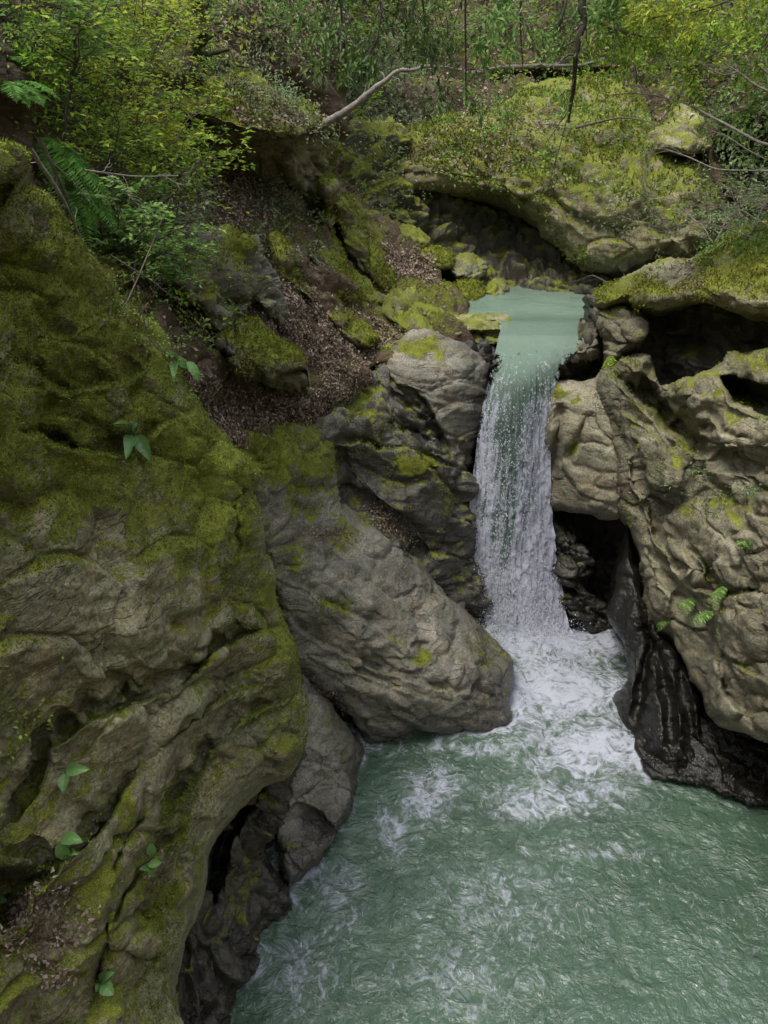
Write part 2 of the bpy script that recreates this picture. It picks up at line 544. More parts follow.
def bark_mat(name, c1, c2, moss=0.0):
    mt, t, p, out = nt(name); g = G(t)
    pos = g.n('ShaderNodeNewGeometry').outputs['Position']
    n = g.noise(pos, 22, 5, .7)
    c = g.mix(g.range(n, .35, .7), c1, c2)
    if moss: c = g.mix(g.range(g.noise(pos, 8, 5, .7), .62 - moss * .4, .75 - moss * .4), c, (.06, .07, .012))
    t.links.new(c, p.inputs['Base Color']); p.inputs['Roughness'].default_value = .85
    b = g.n('ShaderNodeBump', {'Height': n, 'Strength': .6, 'Distance': .02}); t.links.new(b.outputs[0], p.inputs['Normal'])
    return mt


M = {}
M['cliff'] = rock_mat('mossy_cliff_rock', (.125, .113, .076), (.225, .208, .145), (.31, .29, .21), strata=(.75, .2, .6))
M['slab'] = rock_mat('slab_rock', (.105, .098, .090), (.18, .168, .158), (.25, .235, .225), strata=(.55, .1, .8))
M['pale'] = rock_mat('pale_rock', (.15, .138, .112), (.235, .215, .175), (.30, .28, .235), strata=(.5, .2, .85))
M['tan'] = rock_mat('tan_rock', (.098, .088, .070), (.175, .160, .130), (.25, .232, .19), strata=(.5, -.2, .8))
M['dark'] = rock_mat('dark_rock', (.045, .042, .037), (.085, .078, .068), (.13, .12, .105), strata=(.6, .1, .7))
M['black'] = rock_mat('black_rock_and_shade', (.016, .015, .014), (.026, .024, .021), (.04, .037, .032), strata=(.6, .1, .7))  # near-black: the fin's own colour, and shade painted into the hollow wall
M['bright_moss'] = rock_mat('bright_moss_rock', (.09, .08, .05), (.15, .13, .09), (.2, .18, .13), m1=(.065, .08, .008), m2=(.205, .235, .022), strata=(.7, .1, .6))
M['soil'] = rock_mat('soil_slope', (.07, .052, .038), (.12, .092, .068), (.17, .135, .105), strata=(0, 0, 1), bump=.9)
M['leaf_bright'] = leaf_mat('bright_leaf', [(0, (0.101, 0.203, 0.024)), (0.5, (0.234, 0.365, 0.045)), (0.85, (0.405, 0.528, 0.072)), (1, (0.549, 0.588, 0.101))], trans=.48)
M['leaf_yellow'] = leaf_mat('yellow_green_leaf', [(0, (0.186, 0.260, 0.028)), (0.5, (0.353, 0.428, 0.047)), (1, (0.576, 0.594, 0.084))], trans=.48)
M['leaf_mid'] = leaf_mat('mid_leaf', [(0, (0.074, 0.162, 0.035)), (0.6, (0.174, 0.311, 0.074)), (1, (0.323, 0.448, 0.124))])
M['leaf_grey'] = leaf_mat('greyish_leaf', [(0, (0.121, 0.172, 0.086)), (0.6, (0.224, 0.284, 0.155)), (1, (0.345, 0.389, 0.241))])
M['leaf_dark'] = leaf_mat('dark_leaf', [(0, (.035, .075, .018)), (.6, (.085, .15, .032)), (1, (.15, .22, .05))], trans=.3)
M['fern'] = leaf_mat('fern_green', [(0, (0.072, 0.195, 0.029)), (0.6, (0.132, 0.302, 0.047)), (1, (0.223, 0.390, 0.072))], trans=.3)
M['broad'] = leaf_mat('broad_leaf', [(0, (0.088, 0.188, 0.050)), (1, (0.150, 0.263, 0.088))], rough=.42, trans=.2)
M['mossleaf'] = leaf_mat('moss_blade', [(0, (0.065, 0.101, 0.014)), (0.5, (0.152, 0.197, 0.023)), (0.85, (0.268, 0.313, 0.033)), (1, (0.234, 0.181, 0.070))], rough=.9, trans=.15)
M['mossleaf_b'] = leaf_mat('bright_moss_blade', [(0, (0.081, 0.101, 0.009)), (0.5, (0.162, 0.182, 0.016)), (0.9, (0.257, 0.263, 0.027)), (1, (0.176, 0.135, 0.041))], rough=.9, trans=.15)
M['litter'] = leaf_mat('dead_leaf', [(0, (.075, .050, .036)), (.4, (.175, .125, .094)), (.8, (.29, .22, .175)), (1, (.38, .31, .26))], rough=.75, trans=0)
M['log'] = bark_mat('grey_dead_wood', (.09, .075, .06), (.17, .15, .125), .3)
M['bark'] = bark_mat('dark_bark', (.025, .02, .015), (.06, .048, .036))
M['bark_moss'] = bark_mat('mossy_bark', (.05, .04, .025), (.10, .085, .055), .6)
M['twig'] = bark_mat('pale_twig', (.14, .12, .10), (.26, .23, .20))
M['twig_dark'] = bark_mat('brown_twig', (.06, .045, .032), (.12, .095, .07))

exec_parts = True
EXPOSURE = 0.55
# ------------------------------------------------------------------ ground and gorge walls (the setting)
gv = [(-80, -20, -2.2), (80, -20, -2.2), (80, 120, -2.2), (-80, 120, -2.2)]
tag(mesh('ground', gv, [(0, 1, 2, 3)], M['soil'], attrs={'moss': [0] * 4, 'wet': [0] * 4, 'brown': [1] * 4}), kind='structure')

# far wooded slope that closes the gorge
relief('far_hillside', [(-160, -260), (940, -260), (940, 330), (640, 330), (420, 320), (200, 260), (-160, 200)],
       [(-100, -200, 27), (384, -220, 30), (900, -200, 26), (-100, 0, 19), (150, 0, 19), (384, 0, 24), (600, 0, 23), (768, 0, 19), (900, 100, 14),
        (300, 100, 19), (420, 110, 19.5), (560, 100, 20), (700, 100, 17), (768, 160, 14.5), (420, 200, 17.5), (560, 230, 17.5), (700, 250, 15), (500, 300, 16.5), (800, 300, 13)],
       M['soil'], kind='structure', step=3.2, strata=(.2, .1, 1), sq=1.6, big=.5, bigf=.5, fac=.25, facf=.7, fine=.10, finef=2.5, moss=.32, brown=.8,
       brownb=[(620, 40, (60, 40), .9), (330, 100, 60, .3)], mossb=[(600, 120, (80, 60), .45), (430, 130, 50, .2)], thick=4, edge=4, seed=1, smoothpoly=False,
       pits=[([(488, 70), (545, 67), (605, 66), (640, 78), (600, 86), (545, 80), (500, 80)], .9, 6), ([(720, 118), (760, 110), (800, 120), (800, 205), (745, 190), (715, 160)], 1.6, 10)])
# left slope with leaf litter
relief('left_hillside', [(-160, -220), (330, -220), (345, 60), (345, 180), (400, 230), (470, 300), (475, 345), (420, 352), (370, 378), (330, 410), (300, 445), (215, 450), (150, 360), (60, 240), (-160, 240)],
       [(-100, -100, 6.5), (0, -50, 8), (0, 0, 7), (0, 60, 6.2), (150, -100, 14), (150, 0, 10.5), (260, 20, 13), (320, -60, 17), (330, 60, 14), (200, 70, 10.5), (100, 120, 7.6), (0, 140, 5.6), (100, 200, 6.6),
        (60, 200, 5.7), (180, 160, 8.9), (190, 240, 8.2), (150, 300, 6.5), (240, 215, 9.9), (260, 165, 12.0), (220, 150, 11.0), (318, 165, 13.2), (335, 200, 13.4), (300, 250, 10.6), (340, 240, 12.4), (370, 250, 12.9), (400, 290, 12.8), (460, 320, 11.9), (420, 340, 10.9), (370, 350, 10.5), (330, 300, 10.6),
        (320, 350, 9.6), (260, 300, 8.8), (300, 410, 8.5), (300, 440, 8.9), (262, 448, 8.0), (230, 400, 7.3), (190, 360, 6.4), (200, 430, 6.3), (240, 440, 7.3)],
       M['soil'], kind='structure', step=2.2, strata=(.6, .1, .7), big=.22, bigf=.8, fac=.10, facf=1.2, fine=.05, finef=4, moss=.30, brown=1.,
       mossb=[(405, 310, (40, 22), .95), (360, 240, (30, 30), .7), (250, 60, (60, 40), .35), (200, 260, 40, .3), (120, 290, (40, 50), .75), (300, 300, (50, 40), .0), (250, 380, (40, 25), .0)], brownb=[(405, 310, (40, 22), 0)],
       wetb=[(190, 260, (35, 25), .5)], thick=3, edge=2, seed=2, smoothpoly=False)
# rock wall behind the fall and right bank behind the big boulders
relief('gorge_wall', [(470, 352), (520, 356), (575, 352), (590, 300), (660, 285), (900, 270), (900, 840), (768, 803), (700, 782), (655, 776), (640, 745), (624, 650), (560, 650), (470, 650)],
       [(480, 400, 10.9), (520, 360, 11.3), (560, 400, 10.9), (520, 500, 10.6), (520, 640, 10.4), (560, 365, 10.6), (585, 320, 10.75), (575, 345, 10.65), (592, 364, 11.4), (610, 340, 10.9), (640, 320, 10.9), (720, 325, 10.0), (850, 325, 8.6),
        (600, 420, 10.6), (600, 560, 11.2), (600, 625, 10.3), (640, 600, 9.9), (700, 500, 9.6), (800, 500, 8.4), (650, 700, 8.0), (700, 740, 7.45), (768, 745, 7.2), (680, 775, 6.8), (768, 797, 6.35), (860, 760, 6.6), (860, 820, 6.2)],
       M['dark'], kind='structure', step=2.2, strata=(.6, .1, .7), big=.14, fac=.16, moss=.12, wet=.6, wetb=[(700, 770, (80, 40), 1.)], mossb=[(575, 330, (14, 20), .35), (740, 320, 60, .35)], thick=3, edge=2, seed=3, smoothpoly=False)

# ------------------------------------------------------------------ rocks
# near left cliff
relief('mossy_cliff', [(-140, 150), (-40, 178), (20, 186), (45, 196), (62, 216), (78, 246), (98, 268), (118, 296), (140, 316), (162, 328), (176, 356), (194, 388), (216, 424), (240, 452), (258, 472), (250, 492),
                       (262, 530), (272, 575), (284, 612), (296, 655), (302, 700), (301, 742), (290, 772), (262, 780), (228, 819), (207, 853), (204, 890), (192, 925), (180, 960), (174, 1000), (178, 1090), (-140, 1090)],
       [(-140, 200, 3.3), (-40, 200, 3.6), (0, 190, 3.9), (60, 215, 4.4), (135, 310, 5.0), (190, 385, 5.3), (250, 470, 5.6), (268, 560, 5.5), (290, 650, 5.35), (302, 740, 5.1), (100, 450, 4.2), (0, 450, 3.4), (150, 600, 4.05), (0, 650, 3.0),
        (230, 650, 4.7), (235, 760, 4.5), (140, 760, 3.6), (50, 800, 3.0), (-60, 800, 2.5), (100, 900, 2.9), (180, 890, 3.55), (0, 1000, 2.3), (100, 1010, 2.65), (165, 1000, 3.1), (170, 520, 4.5), (60, 330, 4.1), (-140, 600, 2.7), (-140, 1050, 1.8), (120, 1080, 2.5)],
       M['cliff'], 'tall mossy cliff with broad leaved plants rising from the pool', 'cliff', step=1.45, strata=(.78, .1, .62), sq=1.7, terr=.022, terrf=2.6, big=.06, bigf=.9, fac=.085, facf=1.2, crack=.03, fine=.018, finef=5, striae=.009, striaef=10,
       moss=.54, seed=5, rnd_px=26, rnd_m=.3, thick=2.2, edge=2.5,
       mossb=[(60, 300, (110, 90), .98), (60, 420, (150, 60), .82), (200, 450, (50, 40), .95), (120, 480, (120, 40), .85), (110, 620, (120, 75), .26), (200, 560, (40, 60), .65), (280, 600, (18, 60), .8), (20, 760, 40, .55), (180, 720, (90, 50), .28),
              (230, 760, 45, .32), (60, 860, 50, .5), (150, 900, 45, .6), (150, 990, 40, .5), (20, 1000, 40, .6), (60, 930, 25, .1)],
       brownb=[(45, 930, (35, 50), .8), (150, 870, 20, .5), (70, 790, 20, .4)],
       strokes=[('l', [(0, 358), (30, 370), (62, 392), (80, 394), (130, 380), (160, 352)][::-1], 12, .24), ('l', [(0, 432), (40, 440), (70, 452), (130, 455), (155, 432), (185, 420)][::-1], 13, .32),
                ('l', [(40, 330), (70, 336), (100, 318), (120, 290)][::-1], 8, .14), ('l', [(268, 480), (236, 500), (240, 545), (232, 575)], 6, .10),
                ('l', [(285, 636), (235, 640), (180, 690), (110, 715), (70, 735), (35, 762)], 16, .36), ('l', [(150, 690), (105, 730), (84, 755), (60, 760)], 8, .10),
                ('l', [(296, 700), (250, 715), (215, 750), (190, 790), (160, 830)], 12, .22), ('l', [(270, 690), (235, 690), (195, 720), (150, 760), (120, 800)], 10, .10), ('g', [(44, 730), (40, 770), (20, 800), (12, 830)], 6, .22),
                ('l', [(140, 770), (110, 820), (70, 860), (0, 880)], 10, .28), ('l', [(165, 785), (130, 840), (112, 880)], 7, .14), ('l', [(205, 830), (160, 850), (128, 900), (112, 930)], 8, .12), ('l', [(175, 945), (140, 952), (112, 940), (108, 900)][::-1], 6, .12),
                ('g', [(112, 930), (98, 965), (90, 1000), (88, 1050)], 6, .18), ('l', [(200, 860), (150, 920), (112, 960)], 9, .1)],
       pits=[([(-20, 865), (30, 868), (62, 862), (48, 882), (30, 890), (22, 930), (-20, 940)], .45, 12)])
# dark foot of the cliff behind the crevice
relief('cliff_foot', [(300, 718), (301, 762), (286, 800), (268, 852), (287, 886), (286, 900), (271, 932), (268, 966), (244, 998), (230, 1040), (228, 1090), (140, 1090), (150, 960), (180, 860), (215, 780), (262, 740)],
       [(300, 740, 5.55), (285, 800, 5.5), (270, 850, 5.3), (287, 890, 5.12), (271, 932, 4.68), (268, 966, 4.38), (244, 998, 4.08), (230, 1060, 3.6), (160, 1060, 3.5), (190, 960, 4.15), (215, 850, 4.95), (240, 800, 5.35), (240, 900, 4.72), (225, 960, 4.2)],
       M['dark'], 'dark wet rock foot below the mossy cliff, in the water', 'rock', step=1.5, strata=(.85, .1, .4), sq=3, big=.10, bigf=1.3, fac=.11, facf=2.2, crack=.06, striae=.02, moss=.22, wet=.5, wetb=[(260, 950, (25, 60), .9), (285, 800, 20, .25)],
       mossb=[(262, 940, (6, 8), .9)], seed=6, rnd_px=14, rnd_m=.35, thick=1.5,
       pits=[([(262, 772), (228, 820), (208, 856), (205, 890), (214, 905), (226, 870), (232, 840), (262, 800), (272, 775)], .55, 8), ([(287, 806), (296, 800), (282, 850), (276, 858)], .3, 5)])
relief('foot_boulder', [(300, 664), (312, 678), (329, 704), (354, 730), (369, 752), (362, 776), (354, 796), (350, 818), (330, 845), (316, 864), (300, 880), (286, 888), (276, 850), (284, 800), (292, 740)],
       [(300, 670, 7.15), (330, 705, 7.0), (368, 755, 6.98), (354, 796, 6.15), (350, 818, 5.8), (318, 862, 5.15), (288, 890, 4.95), (310, 730, 6.45), (335, 760, 6.4), (330, 790, 6.2), (300, 790, 5.95), (300, 840, 5.4), (325, 830, 5.6)],
       M['slab'], 'smooth grey brown boulder at the waterline beside the cliff', 'boulder', step=1.4, strata=(.5, .2, .8), big=.05, bigf=1.5, fac=.04, facf=2.2, fine=.012, crack=.02, moss=.12, mossb=[(330, 720, (10, 20), .5)], wetb=[(340, 840, (40, 22), .9), (300, 860, 25, 1.)], seed=7, rnd_px=12, rnd_m=.3, thick=1.2,
       pits=[([(287, 810), (300, 803), (322, 812), (338, 828), (346, 822), (318, 868), (288, 892), (276, 858)], .12, 5)])
relief('near_boulder', [(-90, 120), (-20, 135), (8, 140), (24, 148), (31, 160), (28, 175), (16, 190), (5, 206), (-10, 225), (-90, 225)],
       [(-90, 130, 3.0), (0, 142, 3.5), (30, 160, 3.6), (10, 195, 3.55), (-80, 220, 3.0), (-10, 170, 3.15)], M['cliff'], 'small mossy boulder perched on top of the tall cliff', 'boulder', step=1.5, big=.04, fac=.04, fine=.012, moss=.75, seed=8, rnd_px=12, rnd_m=.25, thick=.8,
       pits=[([(-60, 182), (0, 182), (22, 176), (8, 205), (-20, 230), (-60, 230)], .35, 8)])

# slab left of the fall
relief('pale_boulder', [(372, 350), (400, 338), (430, 334), (458, 344), (480, 356), (488, 370), (486, 395), (479, 430), (473, 480), (471, 540), (479, 596), (492, 645), (480, 640), (466, 590), (458, 530), (456, 485), (448, 446), (434, 415), (416, 395), (396, 384), (380, 370)],
       [(375, 352, 10.6), (430, 336, 10.9), (480, 358, 10.75), (488, 375, 10.6), (479, 430, 10.35), (472, 480, 10.2), (450, 435, 10.02), (420, 395, 9.95), (390, 375, 10.2), (440, 375, 10.1), (410, 352, 10.4), (458, 500, 9.95), (471, 540, 10.05), (465, 580, 9.75), (490, 643, 9.7)],
       M['slab'], 'smooth pale grey rock at the left lip, streaked wet beside the falling water', 'rock', step=1.3, strata=(.2, .1, 1), big=.07, bigf=1.2, fac=.035, facf=1.5, fine=.012, crack=.02, striae=.012, moss=.08, mossb=[(418, 348, (24, 8), .8), (380, 352, 10, .8), (445, 358, 8, .5)],
       wetb=[(480, 400, (10, 50), 1.), (470, 520, (22, 110), 1.2)], seed=9, rnd_px=5, rnd_m=.1, thick=1.2)
relief('wet_slab', [(300, 398), (330, 386), (366, 372), (385, 372), (404, 384), (430, 402), (455, 428), (468, 470), (474, 520), (480, 570), (486, 605), (490, 640), (465, 640), (440, 610), (380, 560), (335, 500), (322, 450), (290, 425)],
       [(300, 402, 9.1), (366, 374, 10.3), (385, 374, 10.3), (430, 405, 10.05), (455, 432, 10.05), (470, 480, 10.0), (474, 520, 9.95), (482, 580, 9.9), (490, 630, 9.75), (440, 590, 9.0), (400, 545, 8.8), (345, 490, 8.8), (320, 440, 8.6), (380, 430, 9.45), (430, 480, 9.5), (410, 500, 9.15), (450, 550, 9.5)],
       M['slab'], 'dark wet layered slab between pale lip rock and big slab', 'rock', step=1.4, strata=(.62, .1, .75), sq=2.0, big=.16, bigf=1.1, fac=.12, facf=1.4, crack=.04, fine=.012, moss=.28, wet=.95, seed=10, rnd_px=6, rnd_m=.08, thick=1.2,
       mossb=[(330, 392, (25, 10), .7), (350, 400, 25, .55), (415, 462, (25, 12), .95), (440, 500, 14, .6), (345, 470, (10, 20), .4)], brownb=[(385, 520, (28, 14), .9)],
       strokes=[('l', [(365, 385), (400, 405), (440, 440), (455, 470)][::-1], 9, .3), ('l', [(330, 440), (380, 450), (410, 455), (440, 485)][::-1], 9, .28), ('g', [(335, 440), (350, 490), (400, 530), (440, 575)], 7, .25)])
relief('big_slab', [(228, 436), (250, 428), (290, 421), (320, 432), (334, 452), (342, 500), (360, 520), (380, 536), (418, 560), (440, 590), (469, 615), (488, 634), (502, 650), (512, 664), (510, 690), (507, 704), (514, 722), (500, 730), (469, 731), (440, 737), (414, 738),
                    (390, 742), (370, 746), (350, 716), (320, 690), (290, 660), (262, 560), (240, 480)],
       [(235, 440, 7.0), (290, 424, 8.2), (334, 455, 8.6), (342, 505, 8.5), (380, 538, 8.6), (440, 590, 8.8), (488, 634, 8.9), (512, 664, 8.2), (507, 704, 7.7), (514, 722, 7.5), (469, 731, 7.45), (414, 738, 7.32), (370, 746, 7.22), (350, 716, 7.2), (320, 690, 7.2), (290, 660, 7.2), (262, 560, 7.1),
        (250, 490, 7.0), (290, 520, 7.6), (330, 570, 7.6), (380, 600, 7.7), (430, 640, 7.75), (470, 680, 7.55), (350, 640, 7.25), (400, 690, 7.25), (420, 715, 7.2)],
       M['slab'], 'big grey brown slab sloping down to the pool beside the waterfall', 'rock', step=1.4, strata=(.55, -.1, .85), sq=2.0, terr=.015, terrf=2.2, big=.08, bigf=.9, fac=.06, facf=1.3, crack=.02, fine=.012, striae=.006, moss=.16, seed=11, rnd_px=14, rnd_m=.35, thick=1.6,
       mossb=[(262, 450, (45, 40), .98), (310, 465, (40, 40), .82), (290, 560, (25, 25), .55), (300, 500, 20, .6), (340, 530, 18, .5), (330, 605, (30, 8), .6), (395, 640, 12, .6), (425, 660, (14, 8), .95), (265, 530, 14, .6), (430, 545, 10, .4)],
       brownb=[(320, 533, (28, 8), .9)], wetb=[(490, 690, (34, 50), .9), (440, 722, (80, 20), .95), (495, 640, (20, 30), .9), (400, 570, (60, 12), .4)],
       strokes=[('l', [(275, 572), (320, 600), (360, 622), (410, 650), (460, 680)][::-1], 9, .12), ('l', [(265, 600), (310, 640), (380, 672), (440, 690), (490, 700)][::-1], 12, .13), ('l', [(270, 540), (320, 560), (370, 590), (400, 610), (450, 640)][::-1], 8, .07),
                ('l', [(300, 655), (350, 670), (400, 690), (450, 705)][::-1], 9, .12), ('g', [(452, 620), (456, 640), (448, 655)], 4, .08), ('l', [(470, 690), (490, 700), (505, 705)][::-1], 6, .15)])
relief('flat_ledge', [(435, 328), (448, 316), (475, 312), (506, 315), (515, 325), (513, 339), (498, 345), (470, 344), (452, 338)],
       [(440, 326, 11.7), (475, 314, 12.1), (508, 318, 11.7), (512, 330, 11.3), (490, 340, 11.1), (455, 335, 11.2), (475, 326, 11.5)], M['cliff'], 'flat ledge rock jutting into the upper pool above the fall', 'rock', step=1.1, big=.03, fac=.03, fine=.01, moss=.35, seed=12, rnd_px=5, rnd_m=.3, thick=.6, edge=1,
       wetb=[(480, 340, (34, 6), .9)], pits=[([(440, 334), (470, 333), (500, 332), (516, 330), (514, 350), (440, 350)], .3, 4)])
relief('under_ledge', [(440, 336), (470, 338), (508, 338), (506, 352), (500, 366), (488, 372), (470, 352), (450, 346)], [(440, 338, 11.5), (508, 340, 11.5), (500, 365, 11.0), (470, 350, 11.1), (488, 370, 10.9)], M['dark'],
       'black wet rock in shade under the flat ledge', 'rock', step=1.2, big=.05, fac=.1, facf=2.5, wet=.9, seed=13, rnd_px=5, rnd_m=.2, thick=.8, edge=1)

# rocks on the left slope
relief('grey_outcrop', [(148, 246), (172, 226), (205, 228), (250, 240), (276, 284), (288, 316), (282, 326), (262, 312), (238, 316), (214, 334), (196, 310), (170, 285)],
       [(150, 250, 6.3), (205, 228, 7.9), (250, 240, 8.6), (276, 284, 8.8), (286, 320, 8.6), (214, 332, 7.0), (190, 300, 6.6), (230, 280, 7.6)], M['slab'], 'grey slanting outcrop on the leafy left slope', 'rock', step=1.5, strata=(.7, .1, .6), sq=3, big=.1, fac=.1, facf=1.8, moss=.30, wet=.35, seed=14,
       mossb=[(235, 250, 18, .9), (200, 290, 15, .6)], brownb=[(190, 270, (20, 40), .6)], thick=1, strokes=[('l', [(250, 290), (265, 310), (270, 320)], 8, .4)])
relief('mossy_wedge', [(214, 334), (235, 318), (256, 312), (274, 328), (292, 344), (305, 362), (310, 384), (296, 390), (280, 388), (262, 378), (242, 374), (222, 352)],
       [(214, 336, 7.0), (256, 312, 8.0), (292, 344, 8.2), (310, 382, 7.9), (280, 388, 7.4), (242, 374, 6.8), (260, 345, 7.2)], M['bright_moss'], 'mossy wedge rock with dark blunt end among dead leaves', 'rock', step=1.3, strata=(.7, .1, .6), sq=3, big=.07, fac=.06, facf=2, moss=.55, seed=15,
       mossb=[(285, 345, (25, 14), 1.), (230, 355, 20, .1), (290, 378, (18, 10), -.2)], wetb=[(225, 350, 20, .8)], thick=.8, pits=[([(268, 380), (286, 370), (306, 368), (312, 386), (296, 394), (278, 392)], .5, 4)])
relief('mossy_rib', [(302, 228), (318, 224), (334, 232), (346, 258), (362, 276), (376, 292), (386, 302), (374, 308), (358, 304), (340, 298), (322, 280), (306, 254)],
       [(304, 230, 11.2), (334, 230, 11.8), (376, 292, 11.9), (384, 304, 11.5), (350, 302, 10.9), (310, 258, 10.6), (340, 270, 11.0)], M['bright_moss'], 'yellow green mossy rib of rock under the overhang', 'rock', step=1.3, strata=(.7, .1, .6), sq=3, big=.07, fac=.06, moss=.75, seed=16, thick=.9,
       mossb=[(315, 265, (12, 22), .1)], strokes=[('l', [(304, 240), (320, 270), (345, 300)][::-1], 8, .25)])
relief('low_mossy_rib', [(272, 236), (290, 240), (306, 256), (322, 284), (346, 304), (366, 324), (378, 338), (368, 346), (350, 338), (334, 322), (316, 302), (298, 292), (282, 274)],
       [(275, 238, 9.9), (306, 256, 10.5), (346, 304, 10.7), (376, 338, 10.5), (350, 336, 10.0), (300, 290, 9.6), (284, 272, 9.4), (325, 300, 10.0)], M['bright_moss'], 'lower mossy rib running down into the dead leaves', 'rock', step=1.3, strata=(.7, .1, .6), sq=3, big=.07, fac=.06, moss=.7, seed=17, thick=.9,
       mossb=[(290, 262, 14, .35)], strokes=[('l', [(280, 270), (310, 296), (330, 318)][::-1], 8, .25)])
relief('tall_mossy_rib', [(336, 196), (348, 198), (360, 212), (374, 244), (392, 268), (402, 286), (396, 300), (380, 290), (362, 272), (346, 248), (336, 226)],
       [(338, 198, 12.4), (360, 212, 12.9), (392, 268, 13.0), (400, 292, 12.6), (362, 270, 12.1), (338, 230, 11.9)], M['bright_moss'], 'tall narrow mossy rib at the back of the overhang', 'rock', step=1.3, strata=(.7, .1, .6), sq=3, big=.08, fac=.07, moss=.62, seed=18, thick=.9)
relief('overhang_boulder', [(172, 128), (180, 108), (196, 90), (215, 78), (238, 70), (262, 78), (286, 94), (308, 106), (326, 116), (334, 126), (336, 150), (332, 172), (334, 200), (328, 222), (316, 210), (300, 196), (276, 186), (252, 176), (226, 166), (200, 150)],
       [(172, 128, 9.2), (200, 88, 10.2), (238, 70, 11.2), (300, 102, 11.6), (334, 126, 11.4), (336, 160, 11.3), (330, 215, 11.4), (280, 185, 10.6), (220, 160, 9.7), (260, 120, 10.0), (300, 130, 10.5), (220, 110, 9.8)],
       M['cliff'], 'mossy overhanging boulder with black shaded underside', 'boulder', step=1.4, strata=(.3, .1, .9), big=.16, fac=.12, facf=1.3, fine=.05, moss=.55, seed=19, rnd_px=14, rnd_m=.5, thick=2, brown=.4,
       mossb=[(230, 95, (35, 20), .85), (310, 200, (20, 25), .5), (270, 160, (50, 20), .0)],
       pits=[([(178, 118), (200, 117), (224, 126), (250, 132), (282, 136), (310, 132), (336, 130), (340, 180), (322, 186), (336, 224), (310, 214), (276, 190), (226, 170), (196, 156)], 1.0, 4)])
# boulders at the back of the upper pool
B = M['bright_moss']
relief('pool_boulder', [(406, 290), (416, 280), (432, 277), (452, 286), (464, 298), (466, 306), (452, 312), (430, 308), (412, 302)], [(408, 290, 13.6), (432, 278, 14.0), (464, 300, 13.7), (452, 311, 13.0), (425, 306, 13.0), (438, 292, 13.2)], B,
       'rounded bright mossy boulder left of the upper pool', 'boulder', 'mossy boulders by the upper pool', step=1.1, big=.04, fac=.03, fine=.015, moss=1., seed=20, rnd_px=7, rnd_m=.3, thick=.8, edge=1)
relief('pool_boulder', [(452, 284), (468, 277), (482, 282), (488, 292), (484, 300), (468, 306), (460, 296)], [(454, 285, 14.3), (470, 278, 14.6), (487, 290, 14.4), (482, 300, 14.0), (468, 304, 13.7), (468, 290, 14.0)], B,
       'cracked mossy boulder touching the upper pool back edge', 'boulder', 'mossy boulders by the upper pool', step=1.1, big=.04, fac=.05, fine=.015, moss=.85, seed=21, rnd_px=6, rnd_m=.3, thick=.8, edge=1)
relief('pool_boulder', [(485, 284), (494, 277), (505, 278), (512, 288), (508, 296), (494, 299), (486, 294)], [(487, 284, 14.9), (500, 278, 15.1), (511, 290, 14.8), (495, 298, 14.3), (498, 288, 14.5)], M['tan'],
       'small yellowish stone at the back edge of the upper pool', 'boulder', 'mossy boulders by the upper pool', step=1., big=.03, fac=.05, fine=.01, moss=.5, seed=22, rnd_px=6, rnd_m=.3, thick=.6, edge=1)
relief('pool_boulder', [(446, 266), (454, 256), (470, 252), (486, 260), (487, 272), (476, 280), (456, 279)], [(448, 266, 14.9), (470, 253, 15.2), (487, 266, 15.1), (470, 279, 14.5), (466, 266, 14.7)], M['slab'],
       'grey round boulder above the mossy ones behind the pool', 'boulder', 'mossy boulders by the upper pool', step=1., big=.04, fac=.06, moss=.42, seed=23, rnd_px=7, rnd_m=.35, thick=.8, edge=1)
relief('pool_boulder', [(392, 235), (402, 228), (416, 227), (430, 238), (428, 246), (412, 250), (396, 246)], [(393, 236, 14.6), (414, 228, 15.0), (430, 240, 14.9), (412, 249, 14.3), (410, 238, 14.4)], M['cliff'],
       'olive boulder high in the corner below the overhang', 'boulder', 'mossy boulders by the upper pool', step=1.1, big=.04, fac=.06, moss=.6, seed=24, rnd_px=7, rnd_m=.35, thick=.8, edge=1)
relief('pool_boulder', [(416, 252), (430, 246), (448, 248), (458, 254), (450, 268), (434, 268), (420, 262)], [(418, 252, 14.6), (440, 247, 15.0), (457, 256, 14.9), (436, 267, 14.2), (436, 256, 14.4)], B,
       'flat mossy boulder above the round one by the pool', 'boulder', 'mossy boulders by the upper pool', step=1.1, big=.04, fac=.06, moss=.72, seed=25, rnd_px=7, rnd_m=.35, thick=.8, edge=1)
# back wall of the upper pool
relief('back_cliff', [(328, 120), (400, 130), (440, 170), (520, 185), (600, 240), (620, 300), (598, 300), (520, 298), (470, 300), (430, 290), (395, 268), (350, 215), (330, 170)],
       [(340, 130, 15), (340, 200, 14), (400, 160, 16.4), (400, 250, 15.3), (450, 200, 16.6), (450, 270, 15.6), (500, 240, 16.5), (520, 297, 15.0), (560, 296, 14.8), (600, 298, 14.3), (580, 250, 15.6), (540, 220, 16.9)],
       M['dark'], 'dark fractured cliff behind the upper pool', 'cliff', step=1.5, strata=(.6, .1, .8), sq=1.8, big=.2, fac=.16, facf=1.7, crack=.09, fine=.03, moss=.40, wet=.25, terr=.08, terrf=1.8, seed=26, thick=2, wetb=[(540, 280, (50, 30), .8)],
       mossb=[(365, 170, 55, .75), (430, 215, 25, .45), (470, 250, 25, .35), (505, 285, 12, .5)], strokes=[('l', [(440, 180), (470, 200), (520, 220), (570, 270)][::-1], 14, .5)])
